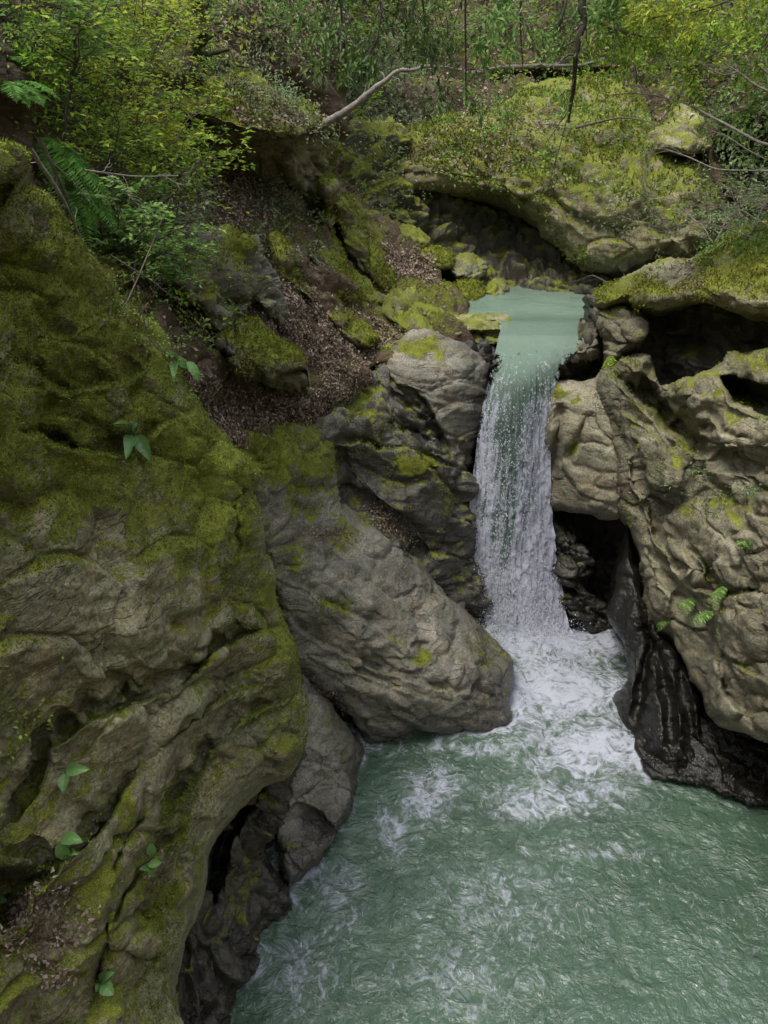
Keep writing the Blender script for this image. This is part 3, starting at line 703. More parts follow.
relief('crag', [(392, 160), (410, 132), (440, 120), (476, 112), (500, 100), (520, 84), (560, 78), (600, 84), (632, 100), (650, 130), (668, 150), (700, 165), (716, 200), (712, 240), (690, 262), (660, 262), (640, 270), (610, 278), (584, 270), (560, 248), (530, 226), (500, 206), (470, 196), (440, 186), (410, 180)],
       [(395, 165, 16), (440, 122, 16.6), (500, 102, 16.9), (560, 80, 17.4), (632, 100, 16.7), (700, 165, 14.6), (714, 230, 13.4), (660, 262, 13.4), (600, 275, 13.9), (560, 245, 14.6), (500, 205, 15.2), (440, 185, 15.5), (560, 180, 14.9), (620, 200, 14.0), (500, 160, 15.6), (620, 140, 15.2), (680, 220, 13.5)],
       M['cliff'], 'huge lit mossy crag overhanging the upper pool', 'cliff', step=1.5, strata=(.5, .1, .8), sq=1.6, terr=.12, terrf=1.4, big=.24, bigf=.6, fac=.13, facf=.9, fine=.05, finef=3, moss=.52, brown=.35, seed=27, rnd_px=24, rnd_m=.9, thick=2.5,
       mossb=[(600, 180, (60, 30), .62), (490, 170, 30, .6), (640, 225, (50, 25), .38), (600, 235, (40, 30), .36), (540, 225, 25, .5), (690, 240, 20, .2)], brownb=[(440, 140, (50, 25), .9), (520, 130, 60, .7)],
       strokes=[('l', [(540, 122), (600, 118), (650, 128)][::-1], 9, .35)])
relief('square_boulder', [(652, 140), (660, 128), (672, 112), (684, 102), (700, 112), (708, 135), (712, 148), (690, 152), (664, 150)], [(654, 142, 15.0), (684, 104, 16.2), (708, 130, 15.3), (710, 147, 14.7), (664, 149, 14.4), (682, 130, 14.7)], M['cliff'],
       'olive square topped boulder standing on the crag', 'boulder', step=1.2, big=.06, fac=.10, moss=.44, seed=28, rnd_px=8, rnd_m=.35, thick=1)

# right bank
relief('craggy_rock', [(597, 392), (606, 368), (624, 356), (648, 358), (661, 384), (682, 374), (706, 364), (730, 352), (768, 346), (800, 346), (900, 330), (900, 796), (800, 754), (768, 742), (735, 729), (715, 715), (706, 692), (690, 674), (678, 650), (668, 637), (655, 634), (646, 612), (640, 582), (634, 552), (629, 530), (621, 512), (614, 480), (610, 450), (604, 420)],
       [(600, 395, 9.75), (630, 350, 9.6), (700, 348, 9.0), (768, 345, 8.2), (900, 335, 6.6), (650, 400, 9.1), (610, 430, 9.4), (620, 500, 8.95), (650, 470, 8.65), (634, 552, 8.55), (642, 600, 8.3), (668, 637, 7.75), (690, 672, 7.1), (708, 700, 6.6), (735, 730, 6.0), (768, 745, 5.65), (900, 790, 4.6),
        (700, 420, 8.2), (740, 400, 7.9), (768, 460, 7.0), (700, 500, 7.7), (700, 580, 7.15), (768, 560, 6.35), (740, 650, 6.3), (768, 700, 5.7), (880, 550, 5.2)],
       M['tan'], 'big craggy tan rock face right of the waterfall', 'cliff', step=1.45, strata=(.62, .2, .72), sq=1.5, terr=.035, terrf=2.0, big=.12, bigf=.8, fac=.062, facf=1.25, crack=.06, fine=.018, finef=5, striae=.010, moss=.20, seed=30, rnd_px=16, rnd_m=.4, thick=2,
       mossb=[(700, 390, (50, 40), .38), (680, 430, (20, 50), .4), (700, 610, (25, 10), .45), (690, 520, (12, 10), .6), (740, 500, (40, 14), .45), (760, 360, (40, 20), .45), (640, 440, 20, .4), (625, 370, 15, .35)], brownb=[(610, 482, (14, 8), .9)], wetb=[(700, 690, (24, 30), .6)],
       strokes=[('l', [(604, 372), (628, 392), (660, 420), (690, 445), (706, 458)][::-1], 12, .7), ('l', [(618, 410), (640, 425), (662, 440), (668, 456)][::-1], 8, .25), ('l', [(718, 378), (735, 395), (752, 402), (790, 408)][::-1], 14, .5), ('l', [(622, 458), (630, 480), (644, 500), (660, 512)][::-1], 6, .18),
                ('l', [(640, 500), (650, 525), (660, 545), (676, 582)][::-1], 7, .25), ('l', [(664, 535), (680, 548), (698, 560), (710, 590)][::-1], 7, .22), ('l', [(636, 545), (648, 556), (654, 580), (670, 590)][::-1], 5, .16), ('l', [(700, 470), (740, 470), (770, 462)][::-1], 8, .16),
                ('l', [(690, 588), (730, 600), (780, 598)][::-1], 10, .2), ('l', [(680, 655), (715, 660), (722, 690), (745, 720)][::-1], 10, .22), ('l', [(745, 510), (770, 525), (800, 530)][::-1], 8, .12), ('g', [(636, 450), (643, 490), (660, 512), (690, 500), (720, 480)], 3.5, .08), ('g', [(655, 516), (664, 545), (680, 580), (672, 606)], 3.5, .08), ('g', [(690, 470), (712, 480), (740, 520), (775, 545)], 3.5, .08), ('g', [(676, 590), (710, 598), (745, 590), (790, 600)], 3.5, .08), ('g', [(700, 640), (720, 655), (745, 690), (780, 700)], 3, .12), ('g', [(640, 380), (660, 405), (690, 425)], 4, .2), ('g', [(700, 400), (720, 430), (760, 440)], 3, .1), ('l', [(706, 656), (740, 668), (775, 690)][::-1], 6, .08)],
       pits=[([(620, 352), (650, 348), (672, 356), (664, 372), (650, 384), (640, 374)], .35, 6), ([(640, 372), (662, 396), (690, 430), (704, 455), (690, 452), (662, 430), (636, 400)], .5, 6), ([(720, 376), (760, 384), (800, 384), (800, 420), (760, 414), (735, 402)], 1.0, 5),
             ([(661, 378), (675, 361), (717, 371), (745, 396), (790, 412), (790, 458), (717, 456), (696, 449), (678, 428), (661, 398)], -.22, 12), ([(636, 435), (654, 431), (671, 449), (689, 470), (685, 491), (661, 509), (643, 495), (643, 470), (634, 449)], -.24, 9),
             ([(619, 456), (629, 452), (641, 477), (647, 505), (636, 509), (622, 484)], -.16, 6), ([(657, 544), (675, 540), (696, 572), (678, 588), (661, 565)], -.16, 8), ([(634, 544), (650, 540), (655, 572), (675, 593), (661, 625), (643, 607)], -.13, 7),
             ([(657, 514), (680, 506), (720, 520), (745, 560), (730, 590), (700, 570), (690, 545)], -.12, 14), ([(690, 610), (740, 606), (800, 612), (800, 700), (740, 690), (700, 650)], -.16, 18)])
relief('fallside_rock', [(541, 392), (549, 380), (572, 377), (592, 376), (604, 368), (618, 384), (622, 420), (626, 470), (628, 505), (620, 520), (600, 518), (580, 512), (560, 508), (547, 506), (541, 480), (544, 450), (540, 420)],
       [(542, 394, 10.3), (570, 378, 10.45), (600, 370, 10.3), (620, 400, 9.7), (545, 450, 10.15), (547, 505, 10.05), (580, 512, 9.75), (620, 515, 9.2), (600, 450, 9.6), (570, 440, 9.85)],
       M['pale'], 'pale grey rock touching the right edge of the falling water', 'rock', step=1.3, strata=(.2, .1, 1), sq=1.3, big=.10, fac=.04, facf=1.3, crack=.03, fine=.012, moss=.14, seed=31, rnd_px=10, rnd_m=.35, thick=1, mossb=[(558, 393, 7, .9), (580, 404, 5, .9), (566, 445, (9, 6), .9)],
       wetb=[(545, 470, (14, 60), .9), (560, 500, (30, 14), .7)], brownb=[(606, 482, (14, 8), 1.)], strokes=[('g', [(560, 400), (556, 440), (552, 480)], 4, .2), ('g', [(590, 410), (575, 440), (565, 460)], 4, .15)])
relief('fallbase_rock', [(545, 520), (552, 512), (566, 528), (580, 540), (592, 556), (594, 572), (586, 588), (600, 598), (616, 612), (618, 634), (592, 630), (566, 625), (556, 600), (549, 560)],
       [(546, 520, 10.2), (566, 528, 10.1), (592, 560, 9.95), (586, 588, 9.9), (614, 612, 9.85), (616, 632, 9.75), (590, 630, 9.72), (566, 625, 9.78), (555, 580, 9.95), (575, 570, 9.8), (580, 605, 9.7)],
       M['dark'], 'dark wet rock at the right foot of the waterfall', 'rock', step=1.2, strata=(.5, .1, .8), big=.08, fac=.12, facf=2.4, crack=.04, wet=.9, moss=.1, mossb=[(592, 555, 6, .8)], seed=32, rnd_px=8, rnd_m=.3, thick=.9)
relief('polished_fin', [(628, 520), (634, 545), (641, 580), (648, 612), (660, 634), (676, 650), (690, 676), (700, 700), (704, 730), (704, 762), (690, 778), (664, 775), (645, 766), (636, 742), (625, 738), (621, 718), (618, 697), (628, 676), (627, 656), (621, 640), (609, 612), (612, 580), (618, 552)],
       [(628, 522, 8.95), (612, 585, 8.85), (609, 612, 8.75), (621, 640, 8.45), (628, 675, 7.9), (619, 697, 7.8), (621, 720, 7.62), (636, 740, 7.3), (645, 766, 6.87), (690, 776, 6.75), (703, 730, 6.95), (690, 676, 7.3), (660, 640, 7.9), (640, 590, 8.5), (632, 610, 8.25), (655, 690, 7.35), (640, 650, 8.0), (670, 730, 6.85), (648, 735, 7.05)],
       M['black'], 'polished dark fin of rock with wet streaks by the foam', 'rock', step=1.2, strata=(.85, .3, .35), sq=2.2, big=.09, bigf=1.5, fac=.03, facf=2, crack=.01, fine=.006, striae=.008, striaef=4, wet=1.1, wetb=[(622, 580, (16, 60), .8)], moss=-.2, seed=33, rnd_px=9, rnd_m=.3, thick=1.1,
       strokes=[('g', [(640, 600), (650, 650), (640, 690), (634, 735)], 5, .25), ('g', [(655, 640), (668, 690), (672, 750)], 5, .22), ('g', [(676, 660), (690, 720), (696, 760)], 5, .2), ('l', [(622, 640), (636, 660), (632, 690)], 4, .15)])
relief('mossy_cap_boulder', [(591, 306), (590, 296), (600, 287), (624, 276), (648, 264), (668, 259), (690, 258), (700, 248), (716, 240), (732, 230), (760, 222), (820, 212), (900, 215), (900, 330), (800, 326), (768, 317), (748, 314), (728, 307), (704, 302), (680, 304), (660, 309), (645, 306), (625, 302), (606, 309)],
       [(592, 303, 10.5), (600, 288, 10.9), (650, 264, 11.0), (690, 259, 10.7), (732, 230, 10.3), (820, 214, 9.0), (900, 220, 8), (900, 325, 7.1), (768, 316, 8.2), (704, 302, 9.1), (660, 308, 9.6), (625, 303, 10.0), (650, 285, 10.0), (700, 280, 9.5), (760, 270, 8.8), (860, 270, 7.6)],
       M['cliff'], 'mossy cap boulder overhanging the right edge of the upper pool', 'boulder', step=1.4, strata=(.2, .1, 1), sq=1.6, big=.12, fac=.05, facf=1.2, fine=.03, moss=.45, seed=34, rnd_px=16, rnd_m=.6, thick=1.8,
       mossb=[(720, 306, (90, 9), .05), (600, 296, (16, 12), .9), (640, 290, (40, 8), .75), (670, 270, (30, 10), .0), (720, 275, (25, 14), .8), (750, 235, (40, 16), .8), (760, 262, 30, .7), (745, 295, (20, 14), .4)], brownb=[(690, 280, (14, 14), .8), (670, 272, 25, .3)])
relief('neck_rock', [(592, 308), (606, 308), (622, 304), (640, 310), (648, 322), (640, 345), (628, 352), (612, 366), (604, 360), (606, 340), (600, 330)],
       [(593, 310, 10.7), (622, 306, 10.5), (646, 322, 10.2), (628, 350, 10.0), (610, 364, 10.1), (604, 335, 10.45), (622, 330, 10.1)], M['tan'], 'shaded neck rock holding up the mossy cap boulder', 'rock', step=1.2, big=.06, fac=.06, facf=1.6, crack=.05, moss=.28, seed=35, rnd_px=8, rnd_m=.3, thick=1)
relief('chute_rock', [(590, 306), (598, 316), (602, 334), (598, 352), (580, 358), (566, 362), (551, 366), (556, 356), (566, 344), (578, 326), (586, 312)],
       [(591, 308, 10.95), (601, 332, 10.7), (598, 350, 10.6), (570, 360, 10.6), (552, 365, 10.55), (566, 345, 10.9), (580, 325, 11.2), (584, 342, 10.6)], M['tan'], 'brown rock rim along the right side of the lip', 'rock', step=1.1, big=.05, fac=.08, facf=2.2, moss=.2, wet=.4, seed=36, rnd_px=7, rnd_m=.3, thick=.8, edge=1)

relief('mossy_slab', [(362, 292), (388, 284), (410, 287), (430, 299), (450, 312), (444, 326), (424, 336), (402, 328), (382, 314)], [(364, 292, 12.1), (410, 287, 12.9), (448, 313, 12.0), (424, 335, 11.1), (382, 314, 11.3), (405, 306, 11.7)], M['bright_moss'],
       'low mossy slab between the dead leaves and the flat ledge', 'rock', step=1.2, strata=(.7, .1, .6), sq=2.5, big=.08, fac=.09, facf=1.6, moss=.52, seed=41, rnd_px=7, rnd_m=.2, thick=.6, terr=.04, mossb=[(425, 312, (16, 10), .85), (385, 296, (14, 6), .3)])
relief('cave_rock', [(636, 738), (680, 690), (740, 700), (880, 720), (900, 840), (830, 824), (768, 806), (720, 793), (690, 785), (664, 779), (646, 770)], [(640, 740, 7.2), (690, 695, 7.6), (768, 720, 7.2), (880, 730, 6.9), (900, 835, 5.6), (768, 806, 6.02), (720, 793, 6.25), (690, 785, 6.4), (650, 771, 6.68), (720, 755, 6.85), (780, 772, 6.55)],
       M['black'], 'wet hollow wall with painted black shade under the tan rock face at the waterline', 'rock', step=1.5, strata=(.6, .1, .7), big=.06, fac=.06, fine=.01, wet=1., moss=-.3, seed=42, rnd_px=6, rnd_m=.1, thick=1)  # shade of the recess put into the rock colour as near-black
relief('bank_wall', [(120, 380), (250, 425), (300, 440), (330, 640), (345, 760), (250, 900), (180, 900), (120, 700)], [(120, 380, 6.6), (250, 425, 7.7), (310, 450, 8.9), (330, 640, 7.75), (345, 745, 7.55), (250, 880, 5.7), (180, 890, 5.4), (120, 700, 6.4), (220, 600, 7.4)],
       M['dark'], kind='structure', step=3.5, big=.06, fac=.05, wet=.4, moss=.3, seed=44, rnd_m=.1, thick=1.5, smoothpoly=False)
# ------------------------------------------------------------------ water
def water_mat(name, deep, foam_c, fscale=1.0, bump=1.0, chop=1.0, gloss=2.1):
    mt, t, p, out = nt(name); g = G(t)
    pos = g.n('ShaderNodeNewGeometry').outputs['Position']
    foam = g.attr('foam')
    wv = g.n('ShaderNodeTexNoise', {'Vector': pos, 'Scale': 1.6 * fscale, 'Detail': 3.0}).outputs[1]
    wp = g.n('ShaderNodeVectorMath', {0: pos, 1: g.n('ShaderNodeVectorMath', {0: wv, 'Scale': .55}, operation='SCALE').outputs[0]}, operation='ADD').outputs[0]
    a = g.noise(wp, 3.4 * fscale, 8, .62, 1.2)
    rid = g.math('SUBTRACT', 1.0, g.math('MULTIPLY', g.math('ABSOLUTE', g.math('SUBTRACT', a, .5)), 7.0), True)
    b = g.noise(wp, 9 * fscale, 7, .7, .6)
    fk = g.math('ADD', g.math('ADD', foam, g.math('MULTIPLY', rid, .34)), g.math('MULTIPLY', g.math('SUBTRACT', b, .5), 1.35))
    mp = g.n('ShaderNodeMapping', {'Vector': wp}); mp.inputs['Rotation'].default_value = (0, 0, math.radians(-38)); mp.inputs['Scale'].default_value = (3.2, .8, 1)
    fl = g.noise(mp.outputs[0], 9 * fscale, 5, .68)
    fk = g.math('ADD', fk, g.math('MULTIPLY', g.range(fl, .56, .72), g.range(foam, .12, .5, .22, .34)))  # foam flecks on flow lines, whitened partly in place of sky glints
    mask = g.range(fk, .50, 1.08)
    soft = g.range(foam, .0, 1.1, 0, .45)
    dk = g.mix(g.range(g.noise(pos, .9, 4), .35, .7), deep, tuple(x * .8 for x in deep))
    c = g.mix(soft, dk, tuple(.5 * x + .12 for x in deep))
    c = g.mix(g.math('MULTIPLY', mask, .88), c, foam_c)
    t.links.new(c, p.inputs['Base Color'])
    p.inputs['Roughness'].default_value = .7; p.inputs['Specular IOR Level'].default_value = 0
    h1 = g.noise(wp, 4.5 * chop, 5, .6, .3); h2 = g.noise(wp, 19 * chop, 4, .6, .3)
    hh = g.math('ADD', g.math('MULTIPLY', h1, 1.0), g.math('MULTIPLY', h2, .16))
    hb = g.math('ADD', g.math('MULTIPLY', hh, .25), g.math('MULTIPLY', mask, .22))
    bm = g.n('ShaderNodeBump', {'Height': hb, 'Strength': bump * .12, 'Distance': .06})
    t.links.new(bm.outputs[0], p.inputs['Normal'])
    b2 = g.n('ShaderNodeBump', {'Height': hh, 'Strength': bump, 'Distance': .10})
    gl = g.n('ShaderNodeBsdfGlossy', {'Roughness': .05, 'Normal': b2.outputs[0]})
    fr = g.n('ShaderNodeFresnel', {'IOR': 1.42, 'Normal': b2.outputs[0]})
    ff = g.math('MULTIPLY', g.math('MULTIPLY', fr.outputs[0], gloss), g.math('SUBTRACT', 1.0, g.math('MULTIPLY', mask, .85)), True)
    mx = g.n('ShaderNodeMixShader', {0: ff, 1: p.outputs[0], 2: gl.outputs[0]})
    t.links.new(mx.outputs[0], out.inputs[0])
    return mt


M['pool'] = water_mat('pool_water', (.050, .090, .058), (.385, .40, .47))
M['upper'] = water_mat('upper_water', (.15, .215, .165), (.42, .43, .49), bump=.3, gloss=.55)


def foam_at(P, blobs, base=0.):
    px, py = project(P)
    q = np.stack([px / 40, py / 40, 0 * px], -1)
    px = px + 16 * fbm(q, 3, 201); py = py + 14 * fbm(q, 3, 202)
    v = np.full(len(P), base)
    for (bx, by, rx, ry, val) in blobs:
        v = np.maximum(v, val * np.exp(-(((px - bx) / rx) ** 2 + ((py - by) / ry) ** 2)))
    return v


xs = np.arange(-3.6, 8.0, .03); ys = np.arange(1.6, 10.6, .03)
X, Y_ = np.meshgrid(xs, ys)
P = np.stack([X.ravel(), Y_.ravel(), 0 * X.ravel()], -1)
foam = foam_at(P, [(545, 645, 65, 24, 1.0), (560, 690, 95, 50, .84), (590, 750, 95, 46, .74), (520, 700, 50, 60, .72), (600, 640, 45, 25, .80), (640, 760, 40, 22, .6), (560, 795, 120, 34, .56), (430, 790, 34, 36, .62), (395, 830, 26, 50, .55),
                      (460, 745, 80, 10, .55), (330, 900, 45, 60, .42), (500, 900, 120, 70, .36), (600, 850, 110, 16, .4), (300, 970, 50, 60, .46), (470, 980, 110, 60, .38), (520, 620, 40, 16, 1.2)], .16)
from mathutils import kdtree
ring = []
for r_ in REL.values():
    if r_['obj'].get('kind') is None or r_['obj'].name.startswith('gorge'):
        c_ = np.array([v.co[:] for v in r_['obj'].data.vertices]) if False else r_['P']
        m_ = (np.abs(c_[:, 2]) < .05) & (c_[:, 1] < 10.3)
        ring.append(c_[m_][:, :2])
ring = np.concatenate(ring); ring = ring[::2]
kd = kdtree.KDTree(len(ring))
for i_, q_ in enumerate(ring): kd.insert((q_[0], q_[1], 0), i_)
kd.balance()
near = np.array([kd.find((a_[0], a_[1], 0))[2] for a_ in P])
foam = foam + .42 * np.exp(-(near / .06) ** 2) * sstep(-.3, .4, fbm(P * 2.3 + 70, 3, 215))
energy = np.exp(-(((P[:, 0] - 2.0) / 2.3) ** 2 + ((P[:, 1] - 9.2) / 2.6) ** 2))
z = (.016 + .06 * energy) * fbm(P * np.array([1.3, 1.3, 1]) + 3, 3, 210) * 1.6 + (.010 + .05 * energy) * ridged(P * 2.6, 3, 211) * .8 + .008 * fbm(P * 9, 3, 212)
z += .16 * np.exp(-(((P[:, 0] - 1.95) / .8) ** 2 + ((P[:, 1] - 9.5) / .5) ** 2)) - .03
P[:, 2] = z
tag(mesh('pool_water', P, grid_faces(len(xs), len(ys)), M['pool'], attrs={'foam': foam}), kind='structure')

# upper pool, running down to the lip
xs = np.arange(-1.0, 5.0, .04); ys = np.arange(11.0, 17.5, .04)
X, Y_ = np.meshgrid(xs, ys)
P = np.stack([X.ravel(), Y_.ravel(), 0 * X.ravel()], -1)
P[:, 2] = 4.4 + .008 * fbm(P * 1.7, 3, 220) - .14 * sstep(11.5, 11.0, P[:, 1])
foam = .08 + .16 * sstep(12.2, 11.1, P[:, 1])
gf = grid_faces(len(xs), len(ys)); qx, qy = project(P[gf].mean(1))
gf = gf[~((qx < 500) & (P[gf].mean(1)[:, 1] < 11.9)) & (qx < 640)]
tag(mesh('upper_pool_water', P, gf, M['upper'], attrs={'foam': foam}), kind='structure')

# the fall itself: a bulging sheet that leaves the lip and drops into the pool
rows = np.array([(312, 510, 602, 12.45), (320, 509, 598, 11.8), (328, 508, 592, 11.3), (336, 505, 584, 10.92), (348, 502, 573, 10.66), (365, 497, 560, 10.45), (385, 492, 552, 10.32), (420, 484, 547, 10.2), (470, 478, 545, 10.1), (520, 473, 547, 10.0), (570, 476, 553, 9.9), (600, 483, 558, 9.82), (625, 490, 563, 9.72), (650, 492, 576, 9.5)], float)
rr = catmull(rows, 40, False)
nu = 110
uu = np.linspace(-.08, 1.08, nu)


def fall_sheet(fwd, amp, seed, grow=0.):
    pts, u_, v_ = [], [], []
    for i, (py, xl, xr, Yv) in enumerate(rr):
        w = (xr - xl) * grow
        px = xl - w + (xr - xl + 2 * w) * uu
        yy = Yv + .02 - fwd - .22 * np.sin(np.clip(uu, 0, 1) * math.pi) * sstep(330, 390, py)
        pts.append(at(px, np.full(nu, py), yy)); u_.append(uu); v_.append(np.full(nu, (py - 326) / 324))
    P = np.concatenate(pts); u = np.concatenate(u_); v = np.concatenate(v_)
    P[:, 2] = np.where(v < .04, np.minimum(P[:, 2], 4.409), P[:, 2])
    q = np.stack([P[:, 0] * 5, P[:, 2] * .8, P[:, 1] * 0 + seed], -1)
    d = amp * (.6 * fbm(q, 4, seed) + .5 * ridged(q * np.array([2.2, 2.0, 1]), 3, seed + 1)) * sstep(.03, .3, v)
    d = d + amp * .5 * fbm(np.stack([P[:, 0] * 16, P[:, 2] * 9, 0 * u], -1), 3, seed + 2) * sstep(.25, .6, v)
    P[:, 1] -= d; P[:, 0] += d * .35
    return P, u, v


def fall_mat():
    mt, t, p, out = nt('falling_water'); g = G(t)
    pos = g.n('ShaderNodeNewGeometry').outputs['Position']
    u = g.attr('u'); v = g.attr('v')
    mp = g.n('ShaderNodeMapping', {'Vector': pos}); mp.inputs['Scale'].default_value = (1, 1, .07)
    st = g.noise(mp.outputs[0], 15, 6, .7, .3)
    mp2 = g.n('ShaderNodeMapping', {'Vector': pos}); mp2.inputs['Scale'].default_value = (1, 1, .55)
    sp = g.noise(mp2.outputs[0], 30, 5, .75)
    sp2 = g.noise(pos, 62, 3, .75)
    k = g.math('ADD', g.math('MULTIPLY', g.math('SUBTRACT', st, .5), 2.0), g.math('MULTIPLY', g.math('SUBTRACT', sp, .5), 1.25))
    k = g.math('ADD', k, g.math('MULTIPLY', g.math('SUBTRACT', sp2, .5), 1.5))
    mp3 = g.n('ShaderNodeMapping', {'Vector': pos}); mp3.inputs['Scale'].default_value = (1, 1, .22)
    k = g.math('ADD', k, g.math('MULTIPLY', g.math('SUBTRACT', g.noise(mp3.outputs[0], 5.5, 3, .5, .5), .5), 1.3))
    k = g.math('ADD', k, g.attr('white'))
    mask = g.range(k, .22, .80)
    dkc = g.mix(g.range(v, .06, .30), (.15, .215, .165), (.078, .118, .094))
    c = g.mix(mask, dkc, (.46, .47, .56))
    t.links.new(c, p.inputs['Base Color'])
    t.links.new(g.range(mask, 0, 1, .12, .5), p.inputs['Roughness'])
    p.inputs['IOR'].default_value = 1.33
    bm = g.n('ShaderNodeBump', {'Height': k, 'Strength': .45, 'Distance': .05}); t.links.new(bm.outputs[0], p.inputs['Normal'])
    tr = g.n('ShaderNodeBsdfTransparent')
    ed = g.attr('edge')
    al = g.math('MULTIPLY', g.range(g.math('ADD', ed, g.math('MULTIPLY', g.math('SUBTRACT', k, .35), .9)), .1, .32), g.range(v, -.045, -.005))
    mx = g.n('ShaderNodeMixShader', {0: al, 1: tr.outputs[0], 2: p.outputs[0]})
    t.links.new(mx.outputs[0], out.inputs[0])
    return mt


M['fall'] = fall_mat()
P, u, v = fall_sheet(0, .065, 230)
white = .12 + .45 * sstep(.12, .5, v) + .20 * sstep(.55, .9, v) + .28 * np.abs(u - .45) * 2 * sstep(.05, .3, v) - .26 * np.exp(-((u - .42) / .2) ** 2) * sstep(.2, .4, v) * (1 - sstep(.55, .8, v))
white -= .22 * np.exp(-((u - .5) / .22) ** 2 - ((v - .22) / .12) ** 2)
white -= .6 * sstep(.14, -.02, v)
edge = np.minimum(1, np.minimum(u + .08, 1.08 - u) * 5)
edge = np.where(v < .1, np.maximum(edge, 2.6 * (1 - sstep(.05, .1, v))), edge)
wf = empty('waterfall', (1.9, 9.9, 0), 'white waterfall pouring through the rocky gap into the pool', 'waterfall')
o = mesh('water_sheet', P, grid_faces(nu, len(rr)), M['fall'], attrs={'u': u, 'v': v, 'white': white, 'edge': edge})
o.parent = wf; o.matrix_parent_inverse = wf.matrix_world.inverted()
wf_off = np.array([1.9, 9.9, 0])
o.matrix_parent_inverse.identity(); o.location = tuple(-wf_off)

# drops thrown off the sheet and the splash at its foot
mt, t, p, out = nt('water_drop'); p.inputs['Base Color'].default_value = (.55, .56, .62, 1); p.inputs['Roughness'].default_value = .3
M['drop'] = mt


def drops(C, size):
    n = len(C)
    T = np.array([(0, 0, 1), (.94, 0, -.33), (-.47, .82, -.33), (-.47, -.82, -.33)])
    ang = RS.rand(n) * 6.28; ca, sa = np.cos(ang), np.sin(ang)
    V = np.repeat(T[None], n, 0)
    V = np.stack([V[..., 0] * ca[:, None] - V[..., 1] * sa[:, None], V[..., 0] * sa[:, None] + V[..., 1] * ca[:, None], V[..., 2] * (1 + 1.6 * RS.rand(n))[:, None]], -1)
    V = C[:, None] + V * size[:, None, None]
    F = np.array([(0, 1, 2), (0, 2, 3), (0, 3, 1), (1, 3, 2)])
    return V.reshape(-1, 3), (F[None] + 4 * np.arange(n)[:, None, None]).reshape(-1, 3)


n = 9000
idx = RS.choice(len(P), n, p=(lambda w: w / w.sum())(sstep(.1, .45, v) * (.35 + .9 * np.abs(u - .5) + .8 * sstep(.6, .95, v)) * ((u > -.02) & (u < 1.02))))
C = P[idx] + np.stack([RS.normal(0, .03, n), -np.abs(RS.normal(0, .06, n)) - .01, RS.normal(0, .05, n)], -1)
C2 = np.stack([RS.normal(2.0, .42, 3500), 9.55 + RS.normal(0, .28, 3500), np.abs(RS.normal(0, .22, 3500)) + .05], -1)
C = np.concatenate([C, C2])
V, F = drops(C, .004 + .009 * RS.rand(len(C)) ** 2)
o = mesh('spray', V - wf_off, None, M['drop'], wf, tris=F, smooth=False); o['kind'] = 'stuff'

# ------------------------------------------------------------------ daylight
world = bpy.data.worlds.new("World"); scene.world = world
world.use_nodes = True
wt = world.node_tree
bg = wt.nodes.get('Background') or wt.nodes.new('ShaderNodeBackground')
sky = wt.nodes.new('ShaderNodeTexSky'); sky.sky_type = 'NISHITA'; sky.sun_disc = False
SUN_EL, SUN_AZ = math.radians(66), math.radians(232)
sky.sun_elevation = SUN_EL; sky.sun_rotation = SUN_AZ
sky.air_density = 1.0; sky.dust_density = 3.0; sky.ozone_density = 1.0
tc = wt.nodes.new('ShaderNodeTexCoord')
cl = wt.nodes.new('ShaderNodeTexNoise'); cl.inputs['Scale'].default_value = 2.2; cl.inputs['Detail'].default_value = 6; wt.links.new(tc.outputs['Generated'], cl.inputs['Vector'])
cr = wt.nodes.new('ShaderNodeMapRange'); cr.inputs[1].default_value = .35; cr.inputs[2].default_value = .62; cr.inputs[3].default_value = .35; cr.inputs[4].default_value = 1; wt.links.new(cl.outputs[0], cr.inputs[0])
mixs = wt.nodes.new('ShaderNodeMix'); mixs.data_type = 'RGBA'; wt.links.new(cr.outputs[0], mixs.inputs[0]); wt.links.new(sky.outputs[0], mixs.inputs[6]); mixs.inputs[7].default_value = (8.6, 8.9, 9.6, 1)
sz = wt.nodes.new('ShaderNodeSeparateXYZ'); wt.links.new(tc.outputs['Generated'], sz.inputs[0])
zr = wt.nodes.new('ShaderNodeMapRange'); zr.inputs[1].default_value = 0; zr.inputs[2].default_value = 1; zr.inputs[3].default_value = .33; zr.inputs[4].default_value = 1.3; wt.links.new(sz.outputs[2], zr.inputs[0])
vm = wt.nodes.new('ShaderNodeVectorMath'); vm.operation = 'SCALE'; wt.links.new(mixs.outputs[2], vm.inputs[0]); wt.links.new(zr.outputs[0], vm.inputs['Scale'])
wt.links.new(vm.outputs[0], bg.inputs[0]); bg.inputs[1].default_value = .13
sd = bpy.data.lights.new('sun', 'SUN'); sd.energy = 2.6; sd.angle = math.radians(20); sd.color = (1, .95, .86)
so = bpy.data.objects.new('sun', sd); col.objects.link(so)
d = Vector((math.sin(SUN_AZ) * math.cos(SUN_EL), math.cos(SUN_AZ) * math.cos(SUN_EL), math.sin(SUN_EL)))
so.rotation_euler = d.to_track_quat('Z', 'Y').to_euler(); so.location = (0, 0, 30)

vs = scene.view_settings
vs.view_transform = 'Standard'; vs.look = 'None'; vs.gamma = 1; vs.exposure = EXPOSURE; vs.use_curve_mapping = False
scene.render.engine = 'CYCLES'
scene.cycles.use_denoising = True
scene.cycles.use_adaptive_sampling = True; scene.cycles.adaptive_threshold = .025
scene.cycles.max_bounces = 4; scene.cycles.diffuse_bounces = 2; scene.cycles.glossy_bounces = 2; scene.cycles.transmission_bounces = 2; scene.cycles.transparent_max_bounces = 6
# ------------------------------------------------------------------ growing things
def unit(v): return v / (np.linalg.norm(v, axis=-1, keepdims=True) + 1e-12)


